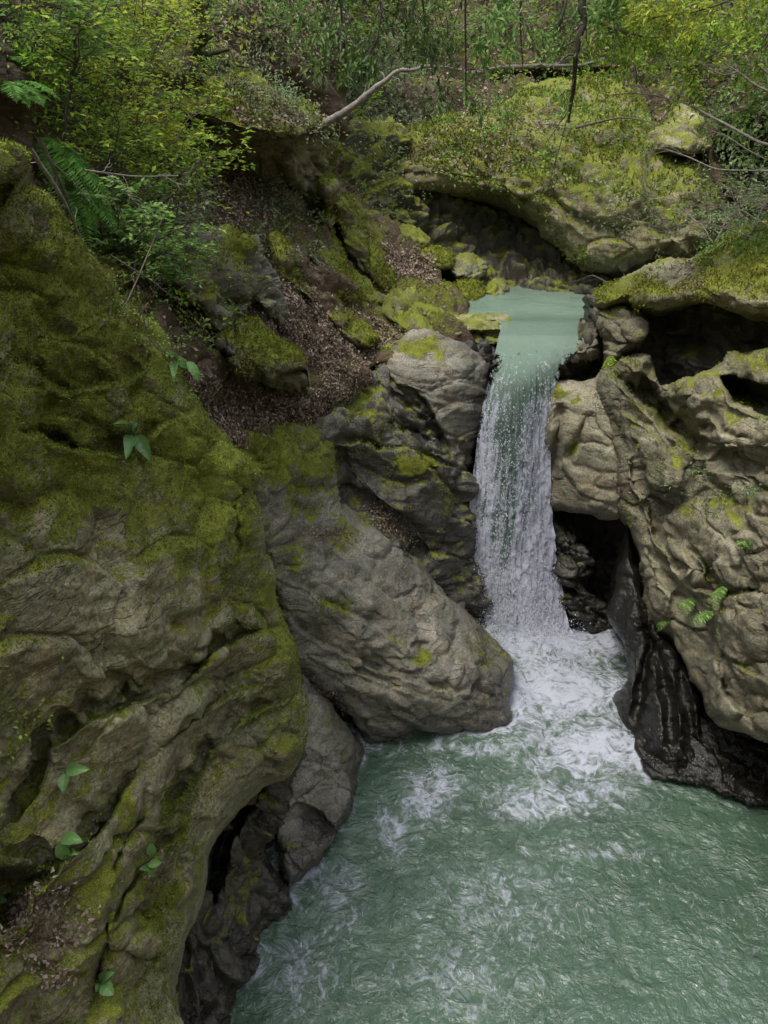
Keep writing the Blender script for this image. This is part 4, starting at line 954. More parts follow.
def leaf_verts(C, D, U, L, Wd, fold=.25):
    """four-point folded leaves: base, left, tip, right"""
    D = unit(D); S = unit(np.cross(D, U)); N = np.cross(S, D)
    L = np.asarray(L)[:, None]; Wd = np.asarray(Wd)[:, None]
    m = C + D * L * .42 + N * Wd * fold
    V = np.stack([C, m - S * Wd * .5, C + D * L - N * L * .08, m + S * Wd * .5], 1)
    n = len(C)
    F = np.array([(0, 1, 2), (0, 2, 3)])
    return V.reshape(-1, 3), (F[None] + 4 * np.arange(n)[:, None, None]).reshape(-1, 3)


def tubes(pls, nsides=5):
    """[(points, radii)] -> one vertex/face set"""
    V, F, b = [], [], 0
    ang = np.arange(nsides) / nsides * 2 * math.pi
    for P, r in pls:
        P = np.asarray(P, float); r = np.asarray(r, float)
        T = unit(np.gradient(P, axis=0))
        ref = np.where(np.abs(T[:, 2:3]) > .9, np.array([[1., 0, 0]]), np.array([[0, 0, 1.]]))
        A = unit(np.cross(T, ref)); Bn = np.cross(T, A)
        ring = P[:, None] + r[:, None, None] * (np.cos(ang)[None, :, None] * A[:, None] + np.sin(ang)[None, :, None] * Bn[:, None])
        n = len(P); V.append(ring.reshape(-1, 3))
        i = np.arange(n - 1)[:, None] * nsides; j = np.arange(nsides)[None]; k = (np.arange(nsides) + 1)[None] % nsides
        F.append((b + np.stack([i + j, i + k, i + nsides + k, i + nsides + j], -1)).reshape(-1, 4)); b += n * nsides
    return np.concatenate(V), np.concatenate(F)


def wobble(a, b, n, amp, seed, sag=0.):
    t = np.linspace(0, 1, n)[:, None]
    P = a + (b - a) * t
    q = np.stack([t[:, 0] * 3 + seed * 1.7, np.full(n, seed * 2.3), np.zeros(n)], -1)
    o = np.stack([fbm(q, 2, seed), fbm(q + 7, 2, seed + 1), fbm(q + 13, 2, seed + 2)], -1)
    P = P + amp * o * np.sin(np.clip(t * 1.3, 0, 1) * math.pi / 2)
    P[:, 2] -= sag * (t[:, 0] ** 2)
    return P


def surf(key, px, py):
    r = REL[key]
    i = np.argmin((r['px'] - px) ** 2 + (r['py'] - py) ** 2)
    return r['P'][i], r['N'][i]


def pick(key, n, poly=None, wfun=None, jitter=.01):
    r = REL[key]
    if 'area' not in r:
        f = r['f']; P = r['P']
        a = np.linalg.norm(np.cross(P[f[:, 2]] - P[f[:, 0]], P[f[:, 3]] - P[f[:, 1]]), axis=1) / 2
        va = np.zeros(len(P))
        for j in range(4): np.add.at(va, f[:, j], a / 4)
        r['area'] = np.minimum(va, np.percentile(va, 96) * 1.5)
    w = r['area'].copy()
    if poly is not None:
        w = w * (poly_sdf(r['px'] + 16 * fbm(np.stack([r['px'] / 16, r['py'] / 16, 0 * r['px']], -1), 4, 301), r['py'], catmull(poly, 4)) > 0)
    if wfun is not None: w = w * wfun(r)
    i = RS.choice(len(w), n, p=w / w.sum())
    return r['P'][i] + RS.normal(0, jitter, (n, 3)), r['N'][i]


def moss_on(key, n, size, mat='mossleaf', thr=.5):
    r = REL[key]
    q = r['P']
    v = r['moss'] + 1.1 * fbm(q * 1.6, 4, 310) + .30 * fbm(q * 12, 3, 311) + .25 * (r['N'][:, 2] - .35)
    w = sstep(thr - .06, thr + .18, v)
    C, N = pick(key, n, None, lambda _: w, size * .5)
    k = 3
    C = np.repeat(C, k, 0); N = np.repeat(N, k, 0); m = len(C)
    D = unit(N + .75 * RS.normal(0, 1, (m, 3)) + np.array([0, 0, .35]))
    s = size * (.6 + .8 * RS.rand(m))
    S = unit(np.cross(D, RS.normal(0, 1, (m, 3))))
    C = C - N * size * .2
    V = np.stack([C - S * (s * .22)[:, None], C + S * (s * .22)[:, None], C + D * s[:, None]], 1).reshape(-1, 3)
    o = mesh('moss', V, None, M[mat], r['obj'], smooth=False, tris=np.arange(3 * m).reshape(-1, 3))
    o['kind'] = 'stuff'


def litter(name, specs, mat='litter', size=(.022, .055), label=None, lift=.012):
    Vs, Fs, b = [], [], 0
    for key, n, poly, sc in specs:
        C, N = pick(key, n, poly, None, .02 * sc)
        T = unit(np.cross(N, RS.normal(0, 1, (n, 3))))
        U = unit(N + .32 * RS.normal(0, 1, (n, 3)))
        L = (size[0] + (size[1] - size[0]) * RS.rand(n)) * sc
        V, F = leaf_verts(C + N * lift * sc * (1 + 1.5 * RS.rand(n))[:, None] - T * L[:, None] * .5, T + .25 * RS.normal(0, 1, (n, 3)), U, L, L * (.45 + .3 * RS.rand(n)), fold=RS.uniform(-.5, .6, n)[:, None])
        Vs.append(V); Fs.append(F + b); b += len(V)
    o = mesh(name, np.concatenate(Vs), None, M[mat], tris=np.concatenate(Fs), smooth=False)
    return tag(o, label, kind='stuff')


def sprig(C, N, n_leaf, rad, L, droop=0.):
    """loose clump of leaves about points C"""
    m = len(C)
    Cc = np.repeat(C, n_leaf, 0); Nn = np.repeat(N, n_leaf, 0)
    off = RS.normal(0, 1, (m * n_leaf, 3)) * np.array([1, 1, .6]) * np.repeat(np.broadcast_to(rad, (m,)), n_leaf)[:, None]
    off += Nn * (np.abs((off * Nn).sum(1, keepdims=True)) - (off * Nn).sum(1, keepdims=True))
    D = off + RS.normal(0, .5, off.shape) * np.mean(rad); D[:, 2] -= droop
    U = unit(np.array([0, 0, 1.]) + .5 * RS.normal(0, 1, off.shape))
    LL = L * (.6 + .8 * RS.rand(len(off)))
    return leaf_verts(Cc + off, D, U, LL, LL * .5)


def plant(name, label, cat, group, base, up, height, spread, nst, ntw, nlf, leafL, mat, stem_mat='twig_dark', r0=.012, asp=.42, flat=.8, seed=0, stem_name='stem', foliage_name='foliage', lean=None, nodes=None):
    """shrub or sapling: stems from the base, twigs off the stems, leaves in flat sprays along the twigs"""
    R = np.random.RandomState(seed)
    base = np.asarray(base, float)
    root = empty(name, base, label, cat, group)
    tl, LC, LD, LU = [], [], [], []
    for i in range(nst):
        a = R.rand() * 6.28
        d = np.array([math.cos(a), math.sin(a), 0]) * spread * (.3 + .7 * R.rand()) + up * height * (.65 + .5 * R.rand())
        if lean is not None: d = d + np.asarray(lean) * height * .5
        S = wobble(base, base + d, 9, height * .12, seed * 7 + i)
        rr_ = np.linspace(r0, r0 * .3, 9) * (.7 + .5 * R.rand())
        tl.append((S, rr_))
        for j in range(ntw):
            t = .25 + .75 * (j + R.rand()) / ntw
            k = min(int(t * 8), 7); p = S[k] + (S[k + 1] - S[k]) * (t * 8 - k if t < 1 else 1)
            a2 = R.rand() * 6.28
            dd = np.array([math.cos(a2), math.sin(a2), .25 * R.normal()]); dd = unit(dd + .4 * unit(d))
            Lt = spread * (.35 + .5 * R.rand()) * (1.15 - .5 * t)
            Tn = wobble(p, p + dd * Lt, 6, Lt * .15, seed * 31 + i * 17 + j, sag=Lt * .25 * R.rand())
            tl.append((Tn, np.linspace(r0 * .32, r0 * .14, 6)))
            m = nlf
            s = .15 + .85 * (np.arange(m) + R.rand(m)) / m
            kk = np.clip((s * 5).astype(int), 0, 4); pp = Tn[kk] + (Tn[kk + 1] - Tn[kk]) * (s * 5 - kk)[:, None]
            td = unit(Tn[-1] - Tn[0]); sd = unit(np.cross(td, np.array([0, 0, 1.])))
            sgn = np.where(np.arange(m) % 2 == 0, 1., -1.)[:, None]
            D = td * .7 + sd * sgn * (.6 + .5 * R.rand(m, 1)) + .25 * R.normal(0, 1, (m, 3)); D[:, 2] -= .1
            LC.append(pp + R.normal(0, leafL * .25, (m, 3))); LD.append(D); LU.append(np.array([0, 0, 1.]) * flat + .45 * R.normal(0, 1, (m, 3)))
    V, F = tubes(tl, 4)
    o = mesh(stem_name, V - base, F, M[stem_mat], root)
    C = np.concatenate(LC); L = leafL * (.6 + .7 * R.rand(len(C)))
    V, F = leaf_verts(C, np.concatenate(LD), np.concatenate(LU), L, L * asp)
    mesh(foliage_name, V - base, None, M[mat], root, tris=F, smooth=False)
    return root


def pinnate(V, F, b, P, L, asp=.3, side0=None, pairs=16, seed=0, curl=.1):
    """leaflets in pairs along the curve P (a fern frond or a compound leaf)"""
    R = np.random.RandomState(seed)
    n = len(P); t = np.linspace(.08, .98, pairs)
    x = t * (n - 1); k = np.clip(x.astype(int), 0, n - 2); p = P[k] + (P[k + 1] - P[k]) * (x - k)[:, None]
    T = unit(P[k + 1] - P[k])
    up = np.array([0, 0, 1.]) if side0 is None else side0
    S = unit(np.cross(T, up)); N = np.cross(S, T)
    ln = L * np.sin(np.clip(t * .86 + .16, 0, 1) * math.pi) ** .8
    C, D, U, LL = [], [], [], []
    for sg in (1, -1):
        C.append(p); D.append(S * sg + T * .45 - N * curl + .06 * R.normal(0, 1, p.shape)); U.append(N + .15 * R.normal(0, 1, p.shape)); LL.append(ln * (.85 + .3 * R.rand(pairs)))
    LL = np.concatenate(LL)
    v, f = leaf_verts(np.concatenate(C), np.concatenate(D), np.concatenate(U), LL, np.maximum(LL * asp, .004), fold=.12)
    V.append(v); F.append(f + b); return b + len(v)


def fern(label, base, nrm, nfr, L, mat='fern', group=None, seed=0, aim=None, name='fern', pairs=16, asp=.26):
    R = np.random.RandomState(seed); base = np.asarray(base, float)
    root = empty(name, base, label, 'fern', group)
    for i in range(nfr):
        a = 6.28 * (i + .6 * R.rand()) / nfr
        out = unit(np.array([math.cos(a), math.sin(a), 0]) * .9 + nrm * .7)
        if aim is not None: out = unit(out * .55 + unit(np.asarray(aim, float)))
        l = L * (.7 + .5 * R.rand())
        t = np.linspace(0, 1, 10)[:, None]
        P = base + out * l * t + np.array([0, 0, 1.]) * l * (.28 * t - .75 * t * t)
        V, F, b = [], [], 0
        b = pinnate(V, F, b, P, l * .26, asp, None, pairs, seed * 13 + i)
        tv, tf = tubes([(P, np.linspace(.004, .0012, 10) * (L / .4))], 4)
        V = np.concatenate(V)
        mesh('frond', np.concatenate([V, tv]) - base, tf + len(V), M[mat], root, tris=np.concatenate(F), smooth=False)
    return root


# --- moss that stands proud of the rock
for key, n, s, mt_ in (('tall mossy cliff with broad leaved plants rising from the pool', 55000, .015, 'mossleaf'),
                       ('big grey brown slab sloping down to the pool beside the waterfall', 3500, .022, 'mossleaf_b'),
                       ('dark wet layered slab between pale lip rock and big slab', 2500, .025, 'mossleaf_b'),
                       ('mossy overhanging boulder with black shaded underside', 6000, .035, 'mossleaf'),
                       ('mossy wedge rock with dark blunt end among dead leaves', 2500, .028, 'mossleaf_b'),
                       ('yellow green mossy rib of rock under the overhang', 2500, .032, 'mossleaf_b'),
                       ('lower mossy rib running down into the dead leaves', 2500, .030, 'mossleaf_b'),
                       ('tall narrow mossy rib at the back of the overhang', 2000, .034, 'mossleaf_b'),
                       ('rounded bright mossy boulder left of the upper pool', 1600, .034, 'mossleaf_b'),
                       ('cracked mossy boulder touching the upper pool back edge', 1200, .034, 'mossleaf_b'),
                       ('flat mossy boulder above the round one by the pool', 1000, .036, 'mossleaf_b'),
                       ('huge lit mossy crag overhanging the upper pool', 12000, .055, 'mossleaf'),
                       ('mossy cap boulder overhanging the right edge of the upper pool', 7000, .032, 'mossleaf_b'),
                       ('big craggy tan rock face right of the waterfall', 5000, .022, 'mossleaf'),
                       ('grey slanting outcrop on the leafy left slope', 1800, .026, 'mossleaf'),
                       ('small mossy boulder perched on top of the tall cliff', 1500, .015, 'mossleaf')):
    moss_on(key, n, s, mt_)
moss_on('left_hillside', 14000, .03, 'mossleaf_b', .55)

# --- dead leaves
LH, FH, CL = 'left_hillside', 'far_hillside', 'tall mossy cliff with broad leaved plants rising from the pool'
BS = 'big grey brown slab sloping down to the pool beside the waterfall'
CRAG = 'huge lit mossy crag overhanging the upper pool'
CAP = 'mossy cap boulder overhanging the right edge of the upper pool'
RF = 'big craggy tan rock face right of the waterfall'
OB = 'mossy overhanging boulder with black shaded underside'
WS = 'dark wet layered slab between pale lip rock and big slab'
litter('leaf_litter', [(LH, 2600, [(180, 120), (330, 180), (420, 250), (450, 320), (330, 440), (200, 450), (120, 330)], 1.2), (LH, 3500, [(188, 360), (215, 400), (260, 420), (300, 440), (200, 440), (180, 400)], .9), (LH, 3000, [(180, 230), (250, 270), (280, 330), (230, 330), (190, 330), (160, 280)], .9), (LH, 11000, [(250, 270), (300, 280), (340, 330), (375, 350), (372, 380), (330, 410), (300, 430), (250, 440), (215, 420), (195, 380), (240, 385), (310, 390), (300, 350), (262, 310)], 1.),
                       (LH, 2600, [(370, 240), (420, 250), (450, 272), (430, 282), (395, 275)], 1.4), (LH, 1800, [(340, 315), (400, 335), (425, 345), (395, 352), (350, 340)], 1.1),
                       (LH, 2600, [(195, 150), (230, 175), (270, 190), (280, 215), (240, 225), (200, 200)], 1.1), (LH, 3200, [(200, -20), (330, -20), (335, 60), (240, 62), (205, 60)], 1.6), (LH, 2500, [(0, 0), (190, 0), (200, 240), (130, 320), (60, 200)], 1.0)], label='brown leaf litter covering the left slope')
litter('leaf_litter', [(CL, 1500, [(18, 905), (40, 885), (70, 880), (92, 900), (80, 935), (60, 960), (62, 985), (40, 985), (15, 950)], 1.), (CL, 60, [(140, 855), (165, 850), (172, 880), (150, 885)], .8), (CL, 200, [(100, 200), (140, 330), (165, 350), (135, 330), (95, 285)], .7)], size=(.014, .042), lift=.006, label='heap of curled dead leaves on a cliff ledge')
litter('leaf_litter', [(BS, 260, [(292, 530), (320, 524), (350, 530), (345, 540), (300, 542)], .8), (BS, 330, [(303, 668), (322, 680), (350, 708), (345, 718), (320, 700), (303, 684)], .9), (WS, 500, [(362, 505), (385, 510), (408, 535), (405, 548), (380, 530)], .9), (RF, 200, [(598, 475), (620, 476), (624, 492), (604, 494)], 1.)], label='dead leaves caught in the hollows of the big slab')
litter('leaf_litter', [(FH, 11000, [(180, -40), (800, -40), (800, 130), (620, 110), (420, 160), (340, 150)], 2.2), (CRAG, 1500, [(400, 165), (430, 125), (500, 105), (560, 110), (540, 150), (470, 180)], 1.6), (CAP, 350, [(672, 262), (692, 260), (706, 282), (690, 296), (676, 290)], 1.), (OB, 1500, [(215, 85), (260, 90), (330, 120), (330, 135), (250, 125)], 1.3)], label='pinkish brown dead leaves on the far slope')

# --- ground cover
def cover(name, specs, label):
    for key, n, poly, nl, rad, L, mat in specs:
        C, N = pick(key, n, poly, None, .05)
        V, F = sprig(C + N * rad * .35, N, nl, rad * (.5 + RS.rand(n)), L)
        tag(mesh(name, V, None, M[mat], tris=F, smooth=False), label, kind='stuff')


cover('undergrowth', [(FH, 170, [(-20, -60), (800, -60), (800, 100), (640, 90), (480, 70), (360, 100), (180, 60)], 26, .32, .13, 'leaf_mid'),
                      (FH, 150, [(-20, -60), (800, -60), (800, 120), (640, 110), (480, 110), (360, 110), (180, 60)], 24, .30, .12, 'leaf_bright'),
                      (FH, 120, [(330, 60), (420, 60), (440, 150), (350, 200), (330, 160)], 26, .28, .11, 'leaf_grey'),
                      (FH, 150, [(700, 30), (800, 30), (800, 250), (715, 250), (700, 180)], 24, .26, .10, 'leaf_grey')], 'low green undergrowth on the far slope')
cover('undergrowth', [('dark fractured cliff behind the upper pool', 70, [(335, 125), (400, 135), (425, 200), (360, 230), (338, 180)], 14, .14, .07, 'leaf_grey'), (CRAG, 130, [(430, 110), (560, 85), (640, 110), (660, 160), (600, 190), (520, 200), (450, 185)], 14, .16, .075, 'leaf_mid'), (CRAG, 90, [(560, 180), (700, 180), (712, 240), (640, 250), (590, 230)], 12, .13, .06, 'leaf_grey')], 'small leafy plants growing on the crag')
cover('undergrowth', [(LH, 210, [(-20, 20), (190, 0), (215, 130), (190, 230), (215, 300), (190, 345), (130, 300), (60, 180), (0, 110)], 26, .13, .045, 'leaf_bright'), (LH, 150, [(-20, 20), (190, 0), (215, 130), (190, 230), (215, 330), (190, 360), (130, 300), (60, 180), (0, 110)], 22, .13, .04, 'leaf_mid'),
                      (LH, 60, [(255, 170), (300, 200), (312, 240), (285, 270), (262, 240)], 14, .09, .06, 'leaf_grey'), (LH, 80, [(200, 0), (330, 0), (335, 70), (260, 60)], 20, .18, .07, 'leaf_mid')], 'low leafy ground cover on the left slope')
cover('undergrowth', [(CAP, 70, [(705, 250), (740, 228), (790, 222), (790, 255), (740, 262), (716, 266)], 14, .09, .045, 'leaf_mid'), (OB, 90, [(215, 80), (250, 74), (330, 120), (328, 138), (280, 120), (220, 105)], 16, .12, .05, 'leaf_grey'), (RF, 26, [(660, 470), (720, 465), (760, 490), (740, 510), (690, 495)], 9, .07, .035, 'leaf_grey'),
                      (CL, 60, [(100, 270), (140, 310), (175, 345), (190, 390), (160, 400), (120, 330)], 9, .05, .022, 'leaf_mid'), (CL, 9, [(0, 715), (25, 712), (30, 740), (5, 745)], 12, .05, .024, 'leaf_bright'), (CL, 5, [(170, 830), (190, 828), (188, 848), (172, 850)], 12, .045, .022, 'leaf_bright'), (CL, 14, [(110, 465), (130, 460), (128, 495), (112, 490)], 8, .03, .018, 'leaf_grey'),
                      (CL, 16, [(60, 770), (110, 770), (140, 800), (110, 900), (60, 880)], 7, .03, .018, 'leaf_mid')], 'tiny leafy plants rooted in rock cracks')

# --- shrubs on the left slope
up = np.array([0, 0, 1.])
SH = [(18, 20, 1.1, .9, 'leaf_bright', 'bright shrub in the top corner of the left slope'), (70, 30, 1.2, 1.0, 'leaf_yellow', 'yellow green shrub high on the left slope'), (125, 40, 1.3, 1.1, 'leaf_yellow', 'bushy yellow green shrub below the top edge of the slope'),
     (138, 66, 1.0, .8, 'leaf_yellow', 'yellow leaved shrub left of the curved tree trunk'), (60, 100, .9, .8, 'leaf_bright', 'bright shrub above the hanging fern'), (110, 110, 1.0, .9, 'leaf_bright', 'dense bright green shrub in the middle of the left slope'),
      (128, 140, .8, .7, 'leaf_yellow', 'yellow green shrub left of the overhanging boulder'), (100, 165, .8, .7, 'leaf_bright', 'shrub with drooping sprays right of the hanging fern'), (140, 195, .8, .8, 'leaf_bright', 'fine leaved shrub above the grey outcrop'),
      (120, 235, .65, .6, 'leaf_mid', 'thin dull green shrub at the cliff top edge'), (160, 240, .6, .6, 'leaf_grey', 'pale twiggy shrub leaning over the grey outcrop'), (140, 280, .5, .5, 'leaf_mid', 'small shrub between cliff and grey outcrop'),
      (30, 70, .9, .8, 'leaf_mid', 'dull green shrub behind the ferns'), (166, 150, .4, .5, 'leaf_yellow', 'thin branched shrub reaching over the overhanging boulder')]
for i, (px, py, h_, sp, mt_, lb) in enumerate(SH):
    b_, n_ = surf(LH, px, py + 22)
    plant('shrub', lb, 'shrub', 'shrubs on the left slope', b_, unit(up * .9 + n_ * .5), h_, sp, 6, 12, 14, .060, mt_, seed=40 + i, r0=.009, lean=(.12, -.15, 0))
b_, n_ = surf(LH, 92, 215)
root = plant('sapling', 'thin dark stemmed sapling rising through the left slope shrubs', 'sapling', None, b_, up, 1.5, .7, 1, 14, 12, .05, 'leaf_bright', 'bark', r0=.022, seed=71, stem_name='trunk', foliage_name='crown')

# --- ferns
for i, (px, py, nf, L, aim, lb) in enumerate([(62, 150, 7, .55, (.55, -.25, -.75), 'bright green fern hanging down the cliff edge'), (14, 112, 7, .34, (.5, -.4, .3), 'large fern above the small perched boulder'), (38, 122, 7, .34, (.4, -.5, .4), 'fern with upright fronds next to the large one'),
                                              (92, 195, 6, .42, (.5, -.2, -.6), 'fern hanging below the bright one at cliff edge'), (24, 90, 7, .34, (.3, -.5, .5), 'fern half hidden under the top shrubs')]):
    b_, n_ = surf(LH, px, py)
    b_ = b_ + np.array([0, -.25, .1])
    fern(lb, b_, n_, nf, L, seed=80 + i, aim=aim, group='ferns on the left cliff edge', pairs=36, asp=.17)
for i, (px, py, nf, L, mt_, lb) in enumerate([(690, 600, 10, .21, 'leaf_mid', 'bright fern tuft low on the tan rock face'), (668, 622, 8, .17, 'leaf_mid', 'yellowish fern tuft above the polished fin'), (728, 585, 8, .19, 'leaf_mid', 'darker fern tuft right of the bright one on tan rock'),
                                              (712, 612, 6, .24, 'leaf_mid', 'small fern between two tufts on the tan face'), (700, 472, 7, .26, 'leaf_grey', 'pale fern tuft on the upper ledge of the tan face'), (752, 555, 6, .24, 'leaf_mid', 'fern beside the dark hollow of the tan face'),
                                              (612, 356, 6, .24, 'leaf_bright', 'small fern under the mossy cap beside the fall'), (745, 485, 6, .22, 'leaf_grey', 'thin pale fern on the tan face below the dark recess')]):
    b_, n_ = surf(RF if px != 612 else 'shaded neck rock holding up the mossy cap boulder', px, py)
    fern(lb, b_, n_, nf, L, mt_, 'ferns on the right rock face', seed=90 + i, aim=n_ * .9 + np.array([0, 0, -.25]), pairs=10, asp=.3)

# --- broad leaved plants on the cliff
def broad(label, leaves, stem=None, off=.05):
    cx = np.mean([l[0] for l in leaves]); cy = np.mean([l[1] for l in leaves])
    b_, n_ = surf(CL, cx, cy)
    Yb = b_[1]
    root = empty('broad_leaved_plant', b_, label, 'plant', 'broad leaved plants on the mossy cliff')
    st = []
    for i, (x0, y0, x1, y1, w) in enumerate(leaves):
        Ya = surf(CL, x0, y0)[0][1]; Yc = surf(CL, x1, y1)[0][1]
        a = at(x0, y0, min(Ya, Yb) - off); c = at(x1, y1, min(Yc, Yb + .03) - off - .05)
        D = c - a; L = np.linalg.norm(D); D = D / L
        nn = unit(np.array([.1, -.65, .75]) + .15 * RS.normal(0, 1, 3)); S = unit(np.cross(D, nn)); N = np.cross(S, D)
        wid = w * np.linalg.norm(a - np.array([0, 0, CAMZ])) / FPX
        nu_, nv_ = 9, 15
        V = []
        for v in np.linspace(0, 1, nv_):
            prof = (math.sin(math.pi * min(v ** .8, 1)) ** .75) * (1 - .25 * v) if 0 < v < 1 else 0.02
            for u in np.linspace(-1, 1, nu_):
                q = a + D * L * (v - .04 * u * u * (1 - v)) + S * wid * .5 * prof * u + N * (wid * .22 * abs(u) ** 1.3 * prof + L * (.16 * math.sin(v * 2.6) - .10 * v) + wid * .025 * math.sin(v * 26 - 5 * abs(u)))
                V.append(q)
        lf = mesh('leaf', np.array(V) - b_, grid_faces(nu_, nv_), M['broad'], root)
        st.append((np.array([b_ - n_ * .02, (b_ + a) / 2 + n_ * .03, a]), np.array([.004, .0035, .003])))
    V, F = tubes(st, 5)
    mesh('stem', V - b_, F, M['fern'], root)


broad('broad leaved plant with a dark hollow below, highest on the mossy cliff', [(177, 361, 166, 357, 8), (176, 362, 174, 381, 9), (177, 357, 187, 369, 9), (187, 362, 199, 382, 11)])
broad('broad leaved plant with two large pale leaves in the middle of the cliff', [(133, 437, 126, 459, 14), (137, 436, 151, 461, 15), (131, 428, 113, 424, 7), (132, 428, 138, 423, 7), (131, 436, 130, 429, 6)])
broad('plant with one upright and one sideways leaf under a rock ledge', [(67, 770, 90, 769, 12), (66, 774, 63, 793, 11)])
broad('three leaved plant above the heap of dead leaves', [(62, 839, 83, 842, 13), (60, 842, 69, 860, 13), (69, 849, 79, 854, 7)])
broad('small plant with four leaves near the dark crevice', [(150, 843, 153, 857, 9), (148, 868, 139, 869, 7), (148, 866, 162, 862, 8), (149, 869, 156, 877, 6)])
broad('lowest broad leaved plant, in a crack near the cliff foot', [(100, 982, 115, 972, 10), (103, 984, 114, 995, 12), (100, 984, 96, 992, 6)])
broad('single leaf poking out beside the dark hollow at the edge', [(-6, 897, 7, 901, 9)])

# --- shrubs and trees on the far slope
RSf = np.random.RandomState(5)
fs = [(60, -20), (130, -30), (230, -10), (290, 20), (370, 40), (420, 20), (450, 50), (500, 30), (540, 40), (560, 10), (610, 50), (650, 30), (690, 60), (730, 20), (760, 70), (640, 80), (700, 100), (480, -10), (590, -20), (740, 110), (345, 90), (410, 110), (330, 160), (765, 150)]
kinds_ = [('leaf_bright', 'bright green shrub on the far slope'), ('leaf_mid', 'dark green shrub on the far slope'), ('leaf_yellow', 'yellow green shrub on the far slope'), ('leaf_grey', 'pale grey green shrub on the far slope')]
for i, (px, py) in enumerate(fs):
    b_, n_ = surf(FH, px, py + 12)
    k = RSf.choice(4, p=[.4, .2, .25, .15])
    plant('far_shrub', kinds_[k][1], 'shrub', kinds_[k][1].replace(' shrub', ' shrubs'), b_, unit(up + .3 * n_), 1.3 + .8 * RSf.rand(), 1.3, 4, 9, 13, .12, kinds_[k][0], seed=120 + i, r0=.02)


def path(pts, n=6):
    return catmull(np.array([at(*q) for q in pts]), n, False)


def limb(name, label, cat, pts, r0, r1, mat, group=None, tw=0, twl=.4, seed=0, foliage=None, nlf=10, leafL=.05, asp=.4, droop=.3, main='branch'):
    R = np.random.RandomState(seed)
    P = path(pts); n = len(P)
    P = P + .5 * r0 * np.stack([fbm(np.stack([np.arange(n) / 4., np.full(n, seed), np.full(n, k)], -1).astype(float), 2, seed + k) for k in range(3)], -1)
    base = P[0].copy()
    tl, LC, LD = [], [], []
    for j in range(tw):
        k = int((.15 + .83 * (j + R.rand()) / tw) * (n - 1)); T = unit(P[min(k + 1, n - 1)] - P[max(k - 1, 0)])
        d = unit(T * .7 + R.normal(0, .75, 3)); d[2] -= droop
        l = twl * (.5 + .8 * R.rand()) * (1.1 - .5 * k / n)
        Q = wobble(P[k], P[k] + d * l, 6, l * .2, seed * 13 + j, sag=droop * l * .5)
        tl.append((Q, np.linspace(max(r1 * .7, .003), .0015, 6)))
        for _ in range(2):
            e = unit(d + R.normal(0, .6, 3)); l2 = l * .5
            Q2 = wobble(Q[3], Q[3] + e * l2, 5, l2 * .2, seed * 17 + j * 3 + _)
            tl.append((Q2, np.linspace(.0022, .0012, 5)))
            if foliage:
                s = R.rand(nlf); LC.append(Q2[0] + (Q2[-1] - Q2[0]) * s[:, None] + R.normal(0, leafL * .5, (nlf, 3))); LD.append(e * .6 + R.normal(0, .7, (nlf, 3)) - np.array([0, 0, droop]))
        if foliage:
            s = R.rand(nlf); LC.append(Q[0] + (Q[-1] - Q[0]) * s[:, None] + R.normal(0, leafL * .5, (nlf, 3))); LD.append(d * .6 + R.normal(0, .7, (nlf, 3)) - np.array([0, 0, droop]))
    V, F = tubes([(P, np.linspace(r0, r1, n))], 8)
    if tl:
        V2, F2 = tubes(tl, 4); F = np.concatenate([F, F2 + len(V)]); V = np.concatenate([V, V2])
    if not (foliage and LC):
        root = mesh(name, V - base, F, M[mat]); root.location = base
        return tag(root, label, cat, group)
    root = empty(name, base, label, cat, group)
    mesh(main, V - base, F, M[mat], root)
    if foliage and LC:
        C = np.concatenate(LC); m = len(C); L = leafL * (.6 + .7 * R.rand(m))
        V, F = leaf_verts(C, np.concatenate(LD), up + .5 * R.normal(0, 1, (m, 3)), L, L * asp)
        mesh('foliage', V - base, None, M[foliage], root, tris=F, smooth=False)
    return root


# overhanging canopy at the top of the picture: limbs of a tree rooted above, drooping into view
for i, (pts, tw, fol, lb) in enumerate([
        ([(300, -260, 8.0), (320, -120, 7.8), (338, -20, 7.5), (345, 50, 7.4)], 22, 'leaf_dark', 'drooping dark leafy branch, nearest the overhanging boulder'),
        ([(420, -280, 8.0), (400, -120, 7.6), (385, -10, 7.3), (372, 60, 7.2)], 24, 'leaf_dark', 'drooping dark leafy branch second from the overhanging boulder'),
        ([(430, -280, 8.2), (425, -120, 7.9), (420, -20, 7.8), (434, 62, 7.8)], 18, 'leaf_dark', 'thin hanging branch with sparse dark leaves above the far cliff'),
        ([(500, -280, 8.6), (480, -140, 8.4), (466, -10, 8.3), (466, 100, 8.4)], 14, 'leaf_dark', 'long straight hanging branch reaching lowest over the crag'),
        ([(640, -260, 9.4), (570, -120, 9.0), (522, -10, 8.8), (523, 66, 8.9)], 5, 'leaf_mid', 'bare straight hanging stem left of the thick one'),
        ([(560, -280, 9.0), (520, -90, 8.6), (500, 0, 8.4), (478, 30, 8.3)], 16, 'leaf_mid', 'leafy branch tip poking down between hanging stems'),
        ([(250, -240, 8.6), (265, -120, 8.2), (280, -40, 8.0), (292, 10, 7.9)], 14, 'leaf_mid', 'paler leafy branch above the mossy overhang')]):
    limb('hanging_branch', lb, 'branch', pts, .022, .006, 'bark', 'branches hanging in at the top', tw, .55, 150 + i, fol, 13, .075, .36, .35)
limb('hanging_vine', 'thick dark crooked stem hanging in front of the crag', 'branch', [(596, -240, 10.4), (588, -100, 10.2), (583, 0, 10.0), (584, 25, 10.), (576, 55, 10.), (574, 90, 10.1), (567, 122, 10.2)], .062, .016, 'bark', None, 9, .6, 170, 'leaf_mid', 8, .06, .4, .3, main='stem')
